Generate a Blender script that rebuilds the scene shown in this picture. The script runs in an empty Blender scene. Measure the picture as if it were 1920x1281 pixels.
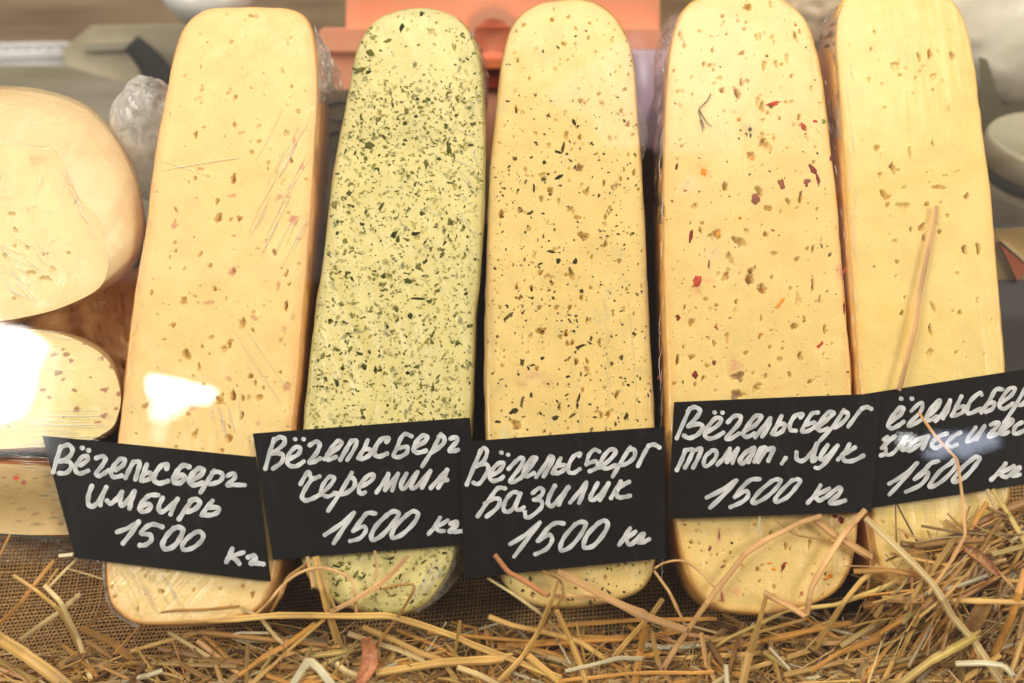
import bpy, math, random
import numpy as np
from mathutils import Vector

random.seed(7); RNG = np.random.default_rng(11)
scene = bpy.context.scene
COL = scene.collection

# ------------------------------------------------------------------ camera, world, exposure, lamps
E = math.radians(40.0)      # slope of the cheese faces / display board
DN = math.radians(35.0)     # camera looks down by this much
FPX = 1920 * 35.0 / 36.0
DIST = 0.66
Wd = np.array([0, math.cos(DN), -math.sin(DN)])
Up = np.array([0, math.sin(DN), math.cos(DN)])
Rt = np.array([1.0, 0, 0])
CAM = -Wd * DIST
Vax = np.array([0, math.cos(E), math.sin(E)])
Nax = np.array([0, -math.sin(E), math.cos(E)])

cd = bpy.data.cameras.new('camera'); cam = bpy.data.objects.new('camera', cd); COL.objects.link(cam)
cam.location = CAM; cam.rotation_euler = (math.pi / 2 - DN, 0, 0)
cd.lens = 35; cd.sensor_width = 36; cd.clip_start = 0.01; cd.clip_end = 100
cd.dof.use_dof = True; cd.dof.focus_distance = 0.665; cd.dof.aperture_fstop = 3.6
scene.camera = cam

world = bpy.data.worlds.new("World"); scene.world = world; world.use_nodes = True
bg = world.node_tree.nodes['Background']
bg.inputs[0].default_value = (1.0, 0.91, 0.80, 1); bg.inputs[1].default_value = 0.17
scene.view_settings.view_transform = 'Standard'; scene.view_settings.look = 'None'
scene.view_settings.exposure = 0.0; scene.view_settings.gamma = 1.0
scene.render.engine = 'CYCLES'
scene.cycles.transparent_max_bounces = 24
scene.cycles.max_bounces = 8

def area(name, loc, target, sx, sy, power, color):
    l = bpy.data.lights.new(name, 'AREA'); l.shape = 'RECTANGLE'; l.size = sx; l.size_y = sy
    l.energy = power; l.color = color
    o = bpy.data.objects.new(name, l); COL.objects.link(o); o.location = loc
    o.rotation_euler = (Vector(target) - Vector(loc)).to_track_quat('-Z', 'Y').to_euler()
    return o
# strip lamp of the display case, high over the rear edge, and two soft shop lamps to the sides
area('case_lamp', (0.05, 0.12, 1.05), (0, -0.08, 0.0), 1.3, 0.25, 8.5, (1.0, 0.90, 0.77))
area('shop_lamp', (-1.45, -0.9, 1.35), (0, 0, 0), 0.9, 0.6, 23.3, (1.0, 0.92, 0.82))
area('shop_lamp', (1.5, -0.9, 1.25), (0, 0, 0), 0.9, 0.6, 22, (1.0, 0.90, 0.79))

# ------------------------------------------------------------------ projection helpers
def ray(px, py):
    return Wd * FPX + Rt * (px - 960.0) - Up * (py - 640.5)
def UV(px, py, n=0.0):
    """pixel -> (u, v) on the plane of the sloped board frame at height n"""
    d = ray(px, py); t = (n - CAM @ Nax) / (d @ Nax); p = CAM + d * t
    return np.array([p[0], p @ Vax])
def W3(u, v, n):
    return Rt * u + Vax * v + Nax * n
def P(px, py, n=0.0):
    u, v = UV(px, py, n); return W3(u, v, n)
def PY(px, py, Y):
    """pixel -> world point on the upright plane y = Y"""
    d = ray(px, py); t = (Y - CAM[1]) / d[1]; return CAM + d * t
def S(c):
    return tuple(((x / 255.) / 12.92 if x / 255. <= 0.04045 else ((x / 255. + .055) / 1.055) ** 2.4) for x in c)

def catmull(pts, sub=6, closed=False):
    pts = [np.array(p, float) for p in pts]
    if len(pts) < 3 and not closed:
        return [pts[0] + (pts[-1] - pts[0]) * t for t in np.linspace(0, 1, sub + 1)]
    n = len(pts); out = []
    rng = range(n) if closed else range(n - 1)
    for i in rng:
        if closed: p0, p1, p2, p3 = pts[(i - 1) % n], pts[i], pts[(i + 1) % n], pts[(i + 2) % n]
        else: p0, p1, p2, p3 = pts[max(i - 1, 0)], pts[i], pts[i + 1], pts[min(i + 2, n - 1)]
        for k in range(sub):
            t = k / sub
            out.append(.5 * (2 * p1 + (p2 - p0) * t + (2 * p0 - 5 * p1 + 4 * p2 - p3) * t * t + (3 * p1 - p0 - 3 * p2 + p3) * t ** 3))
    if not closed: out.append(pts[-1])
    return out

def vnoise(x, y, seed=0):
    """smooth value noise, numpy"""
    xi = np.floor(x).astype(np.int64); yi = np.floor(y).astype(np.int64)
    xf = x - xi; yf = y - yi
    xf = xf * xf * (3 - 2 * xf); yf = yf * yf * (3 - 2 * yf)
    def h(a, b):
        z = (a * 374761393 + b * 668265263 + seed * 974634777) & 0xffffffff
        z = ((z ^ (z >> 13)) * 1274126177) & 0xffffffff
        return ((z ^ (z >> 16)) & 0xffff) / 65535.0
    return (h(xi, yi) * (1 - xf) + h(xi + 1, yi) * xf) * (1 - yf) + (h(xi, yi + 1) * (1 - xf) + h(xi + 1, yi + 1) * xf) * yf
def fbm(x, y, seed=0, o=4):
    s = 0; a = .5
    for k in range(o):
        s = s + a * vnoise(x * 2 ** k, y * 2 ** k, seed + k * 17); a *= .5
    return s

# ------------------------------------------------------------------ object helpers
def empty(name, loc, label=None, cat=None, group=None):
    o = bpy.data.objects.new(name, None); COL.objects.link(o); o.location = loc
    o.empty_display_size = .02
    tag(o, label, cat, group); return o
def tag(o, label=None, cat=None, group=None, kind=None):
    if label: o['label'] = label
    if cat: o['category'] = cat
    if group: o['group'] = group
    if kind: o['kind'] = kind
    return o
def worldloc(p):
    l = np.zeros(3)
    while p is not None:
        l += np.array(p.location); p = p.parent
    return l
def mesh(name, verts, faces, mat, parent=None, col=None, smooth=True, loc=None):
    verts = np.asarray(verts, dtype=np.float64).reshape(-1, 3)
    off = worldloc(parent) if parent is not None else np.zeros(3)
    if parent is None and loc is not None: off = np.array(loc, float)
    me = bpy.data.meshes.new(name)
    v = verts - off
    if isinstance(faces, np.ndarray) and faces.ndim == 2:
        k = faces.shape[1]; nf = len(faces)
        me.vertices.add(len(v)); me.vertices.foreach_set('co', v.astype(np.float32).ravel())
        me.loops.add(nf * k); me.loops.foreach_set('vertex_index', faces.astype(np.int32).ravel())
        me.polygons.add(nf)
        me.polygons.foreach_set('loop_start', np.arange(0, nf * k, k, dtype=np.int32))
        me.polygons.foreach_set('loop_total', np.full(nf, k, dtype=np.int32))
        me.update(calc_edges=True)
    else:
        me.from_pydata([tuple(x) for x in v], [], [tuple(int(i) for i in f) for f in faces])
    me.validate()
    if col is not None:
        a = me.color_attributes.new('Col', 'FLOAT_COLOR', 'POINT')
        c = np.ones((len(v), 4), np.float32); c[:, :3] = np.asarray(col)
        a.data.foreach_set('color', c.ravel())
    if smooth: me.polygons.foreach_set('use_smooth', np.ones(len(me.polygons), bool))
    me.materials.append(mat)
    o = bpy.data.objects.new(name, me); COL.objects.link(o)
    if parent is not None: o.parent = parent
    elif loc is not None: o.location = loc
    return o

class MB:
    """collects pieces of one mesh"""
    def __init__(s): s.v = []; s.f = []; s.c = []; s.n = 0
    def add(s, v, f, c=None):
        v = np.asarray(v, float).reshape(-1, 3); s.v.append(v)
        s.f += [tuple(int(i) + s.n for i in q) for q in f]; s.n += len(v)
        if c is not None:
            c = np.asarray(c, float)
            s.c.append(np.tile(c, (len(v), 1)) if c.ndim == 1 else c)
    def build(s, name, mat, parent=None, smooth=True, loc=None):
        return mesh(name, np.concatenate(s.v), s.f, mat, parent, np.concatenate(s.c) if s.c else None, smooth, loc)

def loft(rings, cap0=True, cap1=True):
    m = len(rings[0]); v = np.concatenate([np.asarray(r, float) for r in rings]); f = []
    for k in range(len(rings) - 1):
        for i in range(m):
            j = (i + 1) % m
            f.append((k * m + i, k * m + j, (k + 1) * m + j, (k + 1) * m + i))
    if cap0: f.append(tuple(range(m))[::-1])
    if cap1: f.append(tuple(range((len(rings) - 1) * m, len(rings) * m)))
    return v, f

# ------------------------------------------------------------------ materials
def newmat(name):
    m = bpy.data.materials.new(name); m.use_nodes = True
    nt = m.node_tree; b = nt.nodes['Principled BSDF']; return m, nt, b
def N(nt, t, **kw):
    n = nt.nodes.new(t)
    for k, v in kw.items(): setattr(n, k, v)
    return n
def L(nt, a, b): nt.links.new(a, b)
def coords(nt, scale=(1, 1, 1), rot=(0, 0, 0)):
    tc = N(nt, 'ShaderNodeTexCoord'); mp = N(nt, 'ShaderNodeMapping')
    L(nt, tc.outputs['Object'], mp.inputs[0]); mp.inputs['Scale'].default_value = scale; mp.inputs['Rotation'].default_value = rot
    return mp.outputs[0]
def noise(nt, vec, scale, detail=4, rough=.55, dist=0):
    n = N(nt, 'ShaderNodeTexNoise'); L(nt, vec, n.inputs['Vector'])
    n.inputs['Scale'].default_value = scale; n.inputs['Detail'].default_value = detail
    n.inputs['Roughness'].default_value = rough; n.inputs['Distortion'].default_value = dist
    return n.outputs[0]
def ramp(nt, fac, stops):
    r = N(nt, 'ShaderNodeValToRGB'); L(nt, fac, r.inputs[0]); e = r.color_ramp.elements
    while len(e) < len(stops): e.new(.5)
    for q, (p, c) in zip(e, stops): q.position = p; q.color = tuple(c) + (1,) if len(c) == 3 else c
    return r.outputs[0]
def bump(nt, h, strength, dist, normal=None):
    b = N(nt, 'ShaderNodeBump'); L(nt, h, b.inputs['Height'])
    b.inputs['Strength'].default_value = strength; b.inputs['Distance'].default_value = dist
    if normal is not None: L(nt, normal, b.inputs['Normal'])
    return b.outputs[0]

def cheese_mat(name, wrinkle_rot=0.5, wrinkle=0.35, sss=0.35, coat=.6):
    m, nt, b = newmat(name)
    at = N(nt, 'ShaderNodeAttribute'); at.attribute_name = 'Col'
    v = coords(nt)
    n1 = noise(nt, v, 60, 5)
    mx = N(nt, 'ShaderNodeMixRGB', blend_type='MULTIPLY'); mx.inputs[0].default_value = 1
    L(nt, at.outputs['Color'], mx.inputs[1]); L(nt, ramp(nt, n1, [(.3, (.93, .92, .88)), (.7, (1.03, 1.03, 1.04))]), mx.inputs[2])
    gm = N(nt, 'ShaderNodeMixRGB', blend_type='MULTIPLY'); gm.inputs[0].default_value = 1; L(nt, mx.outputs[0], gm.inputs[1]); L(nt, ramp(nt, noise(nt, v, 520, 3, .7), [(.36, (.965, .955, .92)), (.6, (1.02, 1.02, 1.03))]), gm.inputs[2]); mx = gm
    L(nt, mx.outputs[0], b.inputs['Base Color'])
    b.inputs['Subsurface Weight'].default_value = sss
    b.inputs['Subsurface Radius'].default_value = (1, .6, .3); b.inputs['Subsurface Scale'].default_value = 0.0018
    b.inputs['Roughness'].default_value = .5
    b.inputs['Specular IOR Level'].default_value = .35
    fine = noise(nt, v, 600, 4)
    L(nt, bump(nt, fine, .35, .0009), b.inputs['Normal'])
    # cling film lying tight on the cheese: a wrinkled clear coat
    vw = coords(nt, (1, 1, 1), (0, 0, wrinkle_rot))
    mp = N(nt, 'ShaderNodeMapping'); L(nt, vw, mp.inputs[0]); mp.inputs['Scale'].default_value = (60, 5, 5)
    s1 = noise(nt, mp.outputs[0], 1.6, 5, .6, .6)
    big = noise(nt, v, 14, 2)
    add = N(nt, 'ShaderNodeMath', operation='MULTIPLY'); L(nt, s1, add.inputs[0]); L(nt, big, add.inputs[1])
    b.inputs['Coat Weight'].default_value = coat
    b.inputs['Coat Roughness'].default_value = .16
    L(nt, bump(nt, add.outputs[0], min(1, wrinkle * 2), .006), b.inputs['Coat Normal'])
    return m

def rind_mat(name, c1, c2, cb=.003, cw=.7):
    m, nt, b = newmat(name); v = coords(nt)
    L(nt, ramp(nt, noise(nt, v, 35, 6, .6), [(.3, c1), (.7, c2)]), b.inputs['Base Color'])
    b.inputs['Subsurface Weight'].default_value = .2; b.inputs['Subsurface Radius'].default_value = (1, .5, .2); b.inputs['Subsurface Scale'].default_value = .004
    b.inputs['Roughness'].default_value = .45; b.inputs['Coat Weight'].default_value = cw; b.inputs['Coat Roughness'].default_value = .12
    L(nt, bump(nt, noise(nt, v, 90 if cb < .004 else 45, 6, .65, 1.8), .8, cb), b.inputs['Coat Normal'])
    L(nt, bump(nt, noise(nt, v, 300, 3), .25, .001), b.inputs['Normal'])
    return m

def simple(name, c, rough=.5, c2=None, nscale=40, bumpd=0.0, spec=.5, sss=0, stretch=(1, 1, 1), coat=0):
    m, nt, b = newmat(name); v = coords(nt, stretch)
    if c2 is not None: L(nt, ramp(nt, noise(nt, v, nscale, 5, .6), [(.32, c), (.68, c2)]), b.inputs['Base Color'])
    else: b.inputs['Base Color'].default_value = tuple(c) + (1,)
    b.inputs['Roughness'].default_value = rough; b.inputs['Specular IOR Level'].default_value = spec
    if sss: b.inputs['Subsurface Weight'].default_value = sss; b.inputs['Subsurface Scale'].default_value = .004
    if coat: b.inputs['Coat Weight'].default_value = coat
    if bumpd: L(nt, bump(nt, noise(nt, v, nscale * 3, 4), .5, bumpd), b.inputs['Normal'])
    return m

def attr_mat(name, rough=.5, spec=.4, bumpd=0, nscale=300, sss=0):
    m, nt, b = newmat(name)
    at = N(nt, 'ShaderNodeAttribute'); at.attribute_name = 'Col'
    L(nt, at.outputs['Color'], b.inputs['Base Color'])
    b.inputs['Roughness'].default_value = rough; b.inputs['Specular IOR Level'].default_value = spec
    if sss: b.inputs['Subsurface Weight'].default_value = sss; b.inputs['Subsurface Scale'].default_value = .002
    if bumpd: L(nt, bump(nt, noise(nt, coords(nt), nscale, 3), .5, bumpd), b.inputs['Normal'])
    return m

def film_mat(name, white=.12, tint=(.9, .88, .85), rough=.12, refl=.22, bs=.8, back=True):
    m = bpy.data.materials.new(name); m.use_nodes = True; nt = m.node_tree; nt.nodes.clear()
    out = N(nt, 'ShaderNodeOutputMaterial'); tr = N(nt, 'ShaderNodeBsdfTransparent'); gl = N(nt, 'ShaderNodeBsdfGlossy'); df = N(nt, 'ShaderNodeBsdfTranslucent')
    d2 = N(nt, 'ShaderNodeBsdfDiffuse')
    tr.inputs[0].default_value = (.97, .97, .96, 1)
    gl.inputs['Roughness'].default_value = rough
    df.inputs[0].default_value = tint + (1,); d2.inputs[0].default_value = tint + (1,)
    v = coords(nt); h = noise(nt, v, 70, 5, .6, 1.2)
    nb = bump(nt, h, bs, .006); L(nt, nb, gl.inputs['Normal'])
    md = N(nt, 'ShaderNodeMixShader'); md.inputs[0].default_value = .5 if back else 1.0; L(nt, df.outputs[0], md.inputs[1]); L(nt, d2.outputs[0], md.inputs[2])
    m1 = N(nt, 'ShaderNodeMixShader'); m2 = N(nt, 'ShaderNodeMixShader')
    wr = N(nt, 'ShaderNodeMapRange'); L(nt, h, wr.inputs[0]); wr.inputs[1].default_value = .35; wr.inputs[2].default_value = .75; wr.inputs[3].default_value = white * .3; wr.inputs[4].default_value = white * 1.8
    L(nt, wr.outputs[0], m1.inputs[0]); L(nt, tr.outputs[0], m1.inputs[1]); L(nt, md.outputs[0], m1.inputs[2])
    ge = N(nt, 'ShaderNodeNewGeometry'); dt = N(nt, 'ShaderNodeVectorMath', operation='DOT_PRODUCT'); L(nt, ge.outputs['Normal'], dt.inputs[0]); L(nt, ge.outputs['Incoming'], dt.inputs[1])
    ab = N(nt, 'ShaderNodeMath', operation='ABSOLUTE'); L(nt, dt.outputs['Value'], ab.inputs[0]); su = N(nt, 'ShaderNodeMath', operation='SUBTRACT'); su.inputs[0].default_value = 1; L(nt, ab.outputs[0], su.inputs[1])
    pw = N(nt, 'ShaderNodeMath', operation='POWER'); L(nt, su.outputs[0], pw.inputs[0]); pw.inputs[1].default_value = 3
    mr = N(nt, 'ShaderNodeMapRange'); L(nt, pw.outputs[0], mr.inputs[0]); mr.inputs[3].default_value = refl; mr.inputs[4].default_value = min(1, refl + .5); L(nt, mr.outputs[0], m2.inputs[0])
    a2 = N(nt, 'ShaderNodeMath', operation='MULTIPLY_ADD'); L(nt, pw.outputs[0], a2.inputs[0]); a2.inputs[1].default_value = white * 2 if white < .4 else .2; L(nt, wr.outputs[0], a2.inputs[2]); L(nt, a2.outputs[0], m1.inputs[0])
    L(nt, m1.outputs[0], m2.inputs[1]); L(nt, gl.outputs[0], m2.inputs[2])
    L(nt, m2.outputs[0], out.inputs[0]); return m

MAT = {}
MAT['film'] = film_mat('cling_film')
MAT['film_fold'] = film_mat('cling_film_fold', .5, (1, .98, .95), .2, .2, .3, False)
MAT['bag'] = film_mat('plastic_bag_film', .35, (.85, .82, .75), .2, .2)
MAT['inclusion'] = attr_mat('inclusions', .5, .12, .0003, 500)
MAT['straw'] = attr_mat('straw_fibre', .42, .45, .0003, 700, sss=0)
MAT['ink'] = attr_mat('white_marker_ink', .45, .4)

# black cardstock
m, nt, b = newmat('black_card'); v = coords(nt)
vs2 = coords(nt, (3, 1, 1), (0, 0, .5))
sm = ramp(nt, noise(nt, vs2, 22, 6, .75, .8), [(.55, (0, 0, 0)), (.85, (.022, .021, .021))])
ad = N(nt, 'ShaderNodeMixRGB', blend_type='ADD'); ad.inputs[0].default_value = 1; L(nt, ramp(nt, noise(nt, v, 25, 6, .7), [(.3, (.005, .0042, .004)), (.75, (.010, .0085, .008))]), ad.inputs[1]); L(nt, sm, ad.inputs[2]); L(nt, ad.outputs[0], b.inputs['Base Color'])
L(nt, ramp(nt, noise(nt, v, 18, 4, .6, .5), [(.3, (.42,) * 3), (.7, (.58,) * 3)]), b.inputs['Roughness'])
b.inputs['Specular IOR Level'].default_value = .10
L(nt, bump(nt, noise(nt, v, 9, 2), .2, .004), b.inputs['Normal'])
MAT['card'] = m

# ------------------------------------------------------------------ setting: case floor, rear wall, sloped board
YB = 1.15
vs = [(-1.6, -1.2, -.26), (1.6, -1.2, -.26), (1.6, YB + .02, -.26), (-1.6, YB + .02, -.26)]
tag(mesh('display_case_floor', vs, [(0, 1, 2, 3)], simple('case_floor', S((120, 112, 92)), .35, S((84, 76, 60)), 5, 0, .5, 0, (1, 8, 1)), smooth=False), kind='structure')
vs = [(-1.6, YB, -.26), (1.6, YB, -.26), (1.6, YB, .7), (-1.6, YB, .7)]
tag(mesh('rear_wall', vs, [(0, 1, 2, 3)], simple('rear_wall_brown', S((196, 170, 138)), .5, S((130, 100, 62)), 4, 0, .4, 0, (.6, 1, 9)), smooth=False), kind='structure')
def slab_uvn(u0, u1, v0, v1, n0, n1):
    c = [W3(u, v, n) for n in (n0, n1) for (u, v) in ((u0, v0), (u1, v0), (u1, v1), (u0, v1))]
    return c, [(3, 2, 1, 0), (4, 5, 6, 7), (0, 1, 5, 4), (1, 2, 6, 5), (2, 3, 7, 6), (3, 0, 4, 7)]
NB = -.088
c, f = slab_uvn(-.6, .6, -.27, .12, NB - .014, NB - .003)
tag(mesh('sloped_display_board', c, f, simple('dark_board', S((52, 40, 28)), .6, S((34, 26, 18)), 30, .0004), smooth=False), kind='structure')

# ------------------------------------------------------------------ cheese blocks
SC = dict(t1=(0, 0, 1 / 3.), a=(900, 200, .281), b=(900, 500, .2654), c=(1220, 500, .2186), d=(1560, 300, .359),
          g=(220, 380, .3592), z2=(560, 0, .3542), z3=(1200, 0, .375), z7=(1220, 160, .3125), z6=(560, 400, .2654),
          r1=(0, 980, .25), r2=(440, 1000, .25), r3=(860, 1000, .25), r4=(1240, 940, .2661), r5=(1560, 880, .3130), px=(0, 0, 1.))
def Z(k, x, y):
    o = SC[k]; return (o[0] + x * o[2], o[1] + y * o[2])
def inside(poly, x, y):
    c = False; n = len(poly); j = n - 1
    for i in range(n):
        xi, yi = poly[i]; xj, yj = poly[j]
        if (yi > y) != (yj > y) and x < (xj - xi) * (y - yi) / (yj - yi) + xi: c = not c
        j = i
    return c

HMAP = [None]      # height of the cut face now being dressed
def flake_geo(px, py, rx, ry, rot, n, lift, seed, jag=.3, k=9):
    """irregular domed flake lying on the face"""
    r = random.Random(seed); cs, sn = math.cos(rot), math.sin(rot); ring = []
    if HMAP[0] is not None: n = n + HMAP[0](px, py)
    for lvl, s in ((0, 1.0), (lift * .8, .72)):
        rr = random.Random(seed)
        for i in range(k):
            a = 2 * math.pi * i / k; q = 1 + jag * (rr.random() - .5) * 2
            x, y = rx * q * math.cos(a) * s, ry * q * math.sin(a) * s
            u, v = UV(px + x * cs - y * sn, py + x * sn + y * cs, n)
            ring.append(W3(u, v, n - .0003 + lvl))
    u, v = UV(px, py, n); ring.append(W3(u, v, n - .0003 + lift))
    f = [(i, (i + 1) % k, k + (i + 1) % k, k + i) for i in range(k)] + [(k + i, k + (i + 1) % k, 2 * k) for i in range(k)]
    f = [q[::-1] for q in f]
    return ring, f

def make_cheese(name, label, poly, base, edge, holes, tints, mat, rindm, T=.082, step=.00055, ncols=190, rim=.0028, seed=1, n0=0.0, hamt=.5):
    pc = catmull(poly, 6, True)
    uv = np.array([UV(p[0], p[1], n0) for p in pc])
    vmin, vmax = uv[:, 1].min(), uv[:, 1].max()
    lo = np.array([.00004, .00015, .00035, .0006, .0009, .0013]); vs_ = np.concatenate([vmin + lo, np.arange(vmin + .0018, vmax - .0018, step), (vmax - lo)[::-1]])
    A = uv; B = np.roll(uv, -1, 0)
    uL = np.full(len(vs_), 1e9); uR = np.full(len(vs_), -1e9)
    for a, b_ in zip(A, B):
        y0, y1 = a[1], b_[1]
        if abs(y1 - y0) < 1e-12: continue
        msk = (vs_ >= min(y0, y1)) & (vs_ <= max(y0, y1))
        x = a[0] + (b_[0] - a[0]) * (vs_ - y0) / (y1 - y0)
        uL = np.where(msk, np.minimum(uL, x), uL); uR = np.where(msk, np.maximum(uR, x), uR)
    t = np.linspace(0, 1, ncols); t = t + .0  # even columns
    U = uL[:, None] + (uR - uL)[:, None] * t[None, :]
    Vv = np.repeat(vs_[:, None], ncols, 1)
    # true distance to the outline
    D = np.full(U.shape, 1e9)
    for a, b_ in zip(A[::2], np.roll(A[::2], -1, 0)):
        ab = b_ - a; l2 = ab @ ab
        if l2 == 0: continue
        s = np.clip(((U - a[0]) * ab[0] + (Vv - a[1]) * ab[1]) / l2, 0, 1)
        D = np.minimum(D, np.hypot(U - a[0] - s * ab[0], Vv - a[1] - s * ab[1]))
    # ragged cut edge
    rr = rim * (.75 + .6 * vnoise(U * 90, Vv * 90, seed))
    q = np.clip(D / rr, 0, 1)
    H = -rr * (1 - np.sqrt(np.clip(1 - (1 - q) ** 2, 0, 1)))
    H += .0012 * (fbm(U * 22, Vv * 9, seed + 5) - .5) + .00022 * (fbm(U * 260, Vv * 60, seed + 9, 3) - .5)
    base = np.array(base); edge = np.array(edge)
    C = np.zeros(U.shape + (3,)); C[:] = base
    w = np.clip(1 - D / (.006 + .005 * vnoise(U * 60, Vv * 25, seed + 3)), 0, 1) ** 1.6
    C = C * (1 - w[..., None] * .75) + edge * w[..., None] * .75
    mot = fbm(U * 45, Vv * 45, seed + 21) - .5
    C *= (1 + .12 * mot)[..., None]
    mot2 = (fbm(U * 16 + 4, Vv * 12, seed + 31) - .5)[..., None]; C *= 1 + mot2 * np.array([.04, .10, .30])
    def stamp(px, py, rx, ry, rot=0, depth=0., colr=None, amt=1., soft=False, sd=0):
        c0 = UV(px, py, n0); sx = UV(px + 1, py, n0)[0] - c0[0]; sy = c0[1] - UV(px, py + 1, n0)[1]
        R = max(rx, ry) * 1.6; i0 = np.searchsorted(vs_, c0[1] - R * sy); i1 = np.searchsorted(vs_, c0[1] + R * sy)
        if i1 <= i0: return
        dx = (U[i0:i1] - c0[0]) / sx; dy = -(Vv[i0:i1] - c0[1]) / sy
        cs, sn = math.cos(rot), math.sin(rot); x = (dx * cs + dy * sn) / rx; y = (-dx * sn + dy * cs) / ry
        th = np.arctan2(y, x); rad = np.hypot(x, y)
        rs = random.Random(sd * 7919 + int(px * 13 + py * 7))
        wob = 1 + .16 * np.sin(2 * th + rs.random() * 6) + .13 * np.sin(3 * th + rs.random() * 6) + .09 * np.sin(5 * th + rs.random() * 6)
        qq = rad / np.maximum(wob, .3) + .5 * (vnoise(U[i0:i1] * 900, Vv[i0:i1] * 900, 4) - .5) + .35 * (vnoise(U[i0:i1] * 420 + 3, Vv[i0:i1] * 420, 14) - .5)
        if soft: k_ = np.exp(-qq ** 2 * 1.4)
        else: k_ = np.clip((1 - qq) * 2.6, 0, 1)
        if depth:
            prof = np.sqrt(np.clip(1 - np.clip(qq, 0, 1) ** 2.6, 0, 1))
            H[i0:i1] = np.minimum(H[i0:i1], H[i0:i1] - depth * prof * np.where(qq < 1, 1, 0))
        if colr is not None:
            ka = (k_ * amt)[..., None]; C[i0:i1] = C[i0:i1] * (1 - ka) + np.array(colr) * ka
    for k, h in enumerate(holes):
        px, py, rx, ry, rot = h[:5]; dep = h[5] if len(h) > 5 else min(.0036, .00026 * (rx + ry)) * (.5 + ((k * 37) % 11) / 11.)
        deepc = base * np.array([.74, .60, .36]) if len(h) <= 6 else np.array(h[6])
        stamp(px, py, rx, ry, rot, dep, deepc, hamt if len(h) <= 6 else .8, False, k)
    for k, (px, py, rx, ry, rot, cc, amt, soft) in enumerate(tints):
        stamp(px, py, rx, ry, rot, 0, cc, amt, soft, k)
    nr = len(vs_)
    verts = (Rt[None, None] * U[..., None] + Vax[None, None] * Vv[..., None] + Nax[None, None] * (H + n0)[..., None]).reshape(-1, 3)
    idx = np.arange(nr * ncols).reshape(nr, ncols)
    F = np.stack([idx[:-1, :-1], idx[:-1, 1:], idx[1:, 1:], idx[1:, :-1]], -1).reshape(-1, 4)
    # base of the block on the board
    mid = uv.mean(0)
    root = empty(name, W3(mid[0], vmin + .03, n0 - T), label, 'cheese', 'long loaf-shaped cheese blocks standing in a row')
    mesh('cut_face', verts, F, mat, root, np.clip(C, 0, 1).reshape(-1, 3))
    # rind: outline loop carried back with a slight belly
    loop = [(r, 0) for r in range(nr)] + [(nr - 1, c_) for c_ in range(1, ncols - 1, 4)] + [(r, ncols - 1) for r in range(nr - 1, -1, -1)] + [(0, c_) for c_ in range(ncols - 2, 0, -4)]
    loop = loop[::3]
    pts = np.array([[U[a], Vv[a], H[a]] for a in loop])
    nx = np.roll(pts, -3, 0) - np.roll(pts, 3, 0); nrm = np.stack([-nx[:, 1], nx[:, 0]], -1); nrm /= np.linalg.norm(nrm, axis=1)[:, None] + 1e-9
    cen = pts[:, :2].mean(0); sgn = np.sign(((pts[:, :2] - cen) * nrm).sum(1).sum()); nrm *= sgn
    rings = []
    for (dn, off) in ((0, -.0001), (.003, .0004), (.010, .0009), (.026, .0009), (.046, -.0005), (.066, -.003), (.078, -.007), (T, -.013)):
        ju = .0008 * (vnoise(np.arange(len(pts)) * .15, np.full(len(pts), dn * 200), seed + 40) - .5) * (dn > .002)
        o2 = pts[:, :2] + nrm * (off + ju)[:, None] if hasattr(ju, '__len__') else pts[:, :2] + nrm * off
        n_ = n0 + np.where(dn == 0, pts[:, 2], np.minimum(pts[:, 2], -dn)) if dn < T else np.full(len(pts), n0 - T)
        rings.append(Rt[None] * o2[:, :1] + Vax[None] * o2[:, 1:2] + Nax[None] * n_[:, None])
    vv, ff = loft(rings, False, True)
    mesh('rind', vv, ff, rindm, root)
    ok = H.copy()
    def look(px, py):
        c0 = UV(px, py, n0); i = min(max(np.searchsorted(vs_, c0[1]), 1), nr - 2); w_ = max(uR[i] - uL[i], 1e-6)
        j = int(min(max((c0[0] - uL[i]) / w_ * (ncols - 1), 2), ncols - 3)); b_ = ok[max(i - 3, 0):i + 4, j - 2:j + 3]
        return float(np.max(b_) * .6 + np.median(b_) * .4)
    HMAP[0] = look
    return root, pc

def rand_spots(pc, n, rmin, rmax, elong=.6, seed=0, dens=None, margin=8, vert=True):
    r = random.Random(seed); xs = [p[0] for p in pc]; ys = [p[1] for p in pc]; out = []; pl = [(p[0], p[1]) for p in pc[::3]]
    tries = 0
    while len(out) < n and tries < n * 60:
        tries += 1
        x = r.uniform(min(xs), max(xs)); y = r.uniform(max(min(ys), -20), min(max(ys), 1281))
        if not (inside(pl, x, y) and inside(pl, x - margin, y) and inside(pl, x + margin, y) and inside(pl, x, y + margin) and inside(pl, x, y - margin)): continue
        if dens is not None and r.random() > dens(x, y): continue
        a = rmin + (rmax - rmin) * r.random() ** 2.6; e = 1 + elong * r.random()
        out.append((x, y, a, a * e, r.gauss(0, .35) if vert else r.uniform(0, math.pi)))
    return out
def add_flakes(root, spots, cols, name, n=.0003, lift=.0005, seed=0, jag=.35, label=None):
    mb = MB(); r = random.Random(seed)
    for i, s in enumerate(spots):
        c = np.array(r.choice(cols)) * r.uniform(.75, 1.25)
        v, f = flake_geo(s[0], s[1], s[2], s[3], s[4], n + .00012, lift * r.uniform(.7, 1.3), seed * 991 + i, jag, 7)
        mb.add(v, f, c)
    o = mb.build(name, MAT['inclusion'], root); o['kind'] = 'stuff'
    return o
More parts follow.
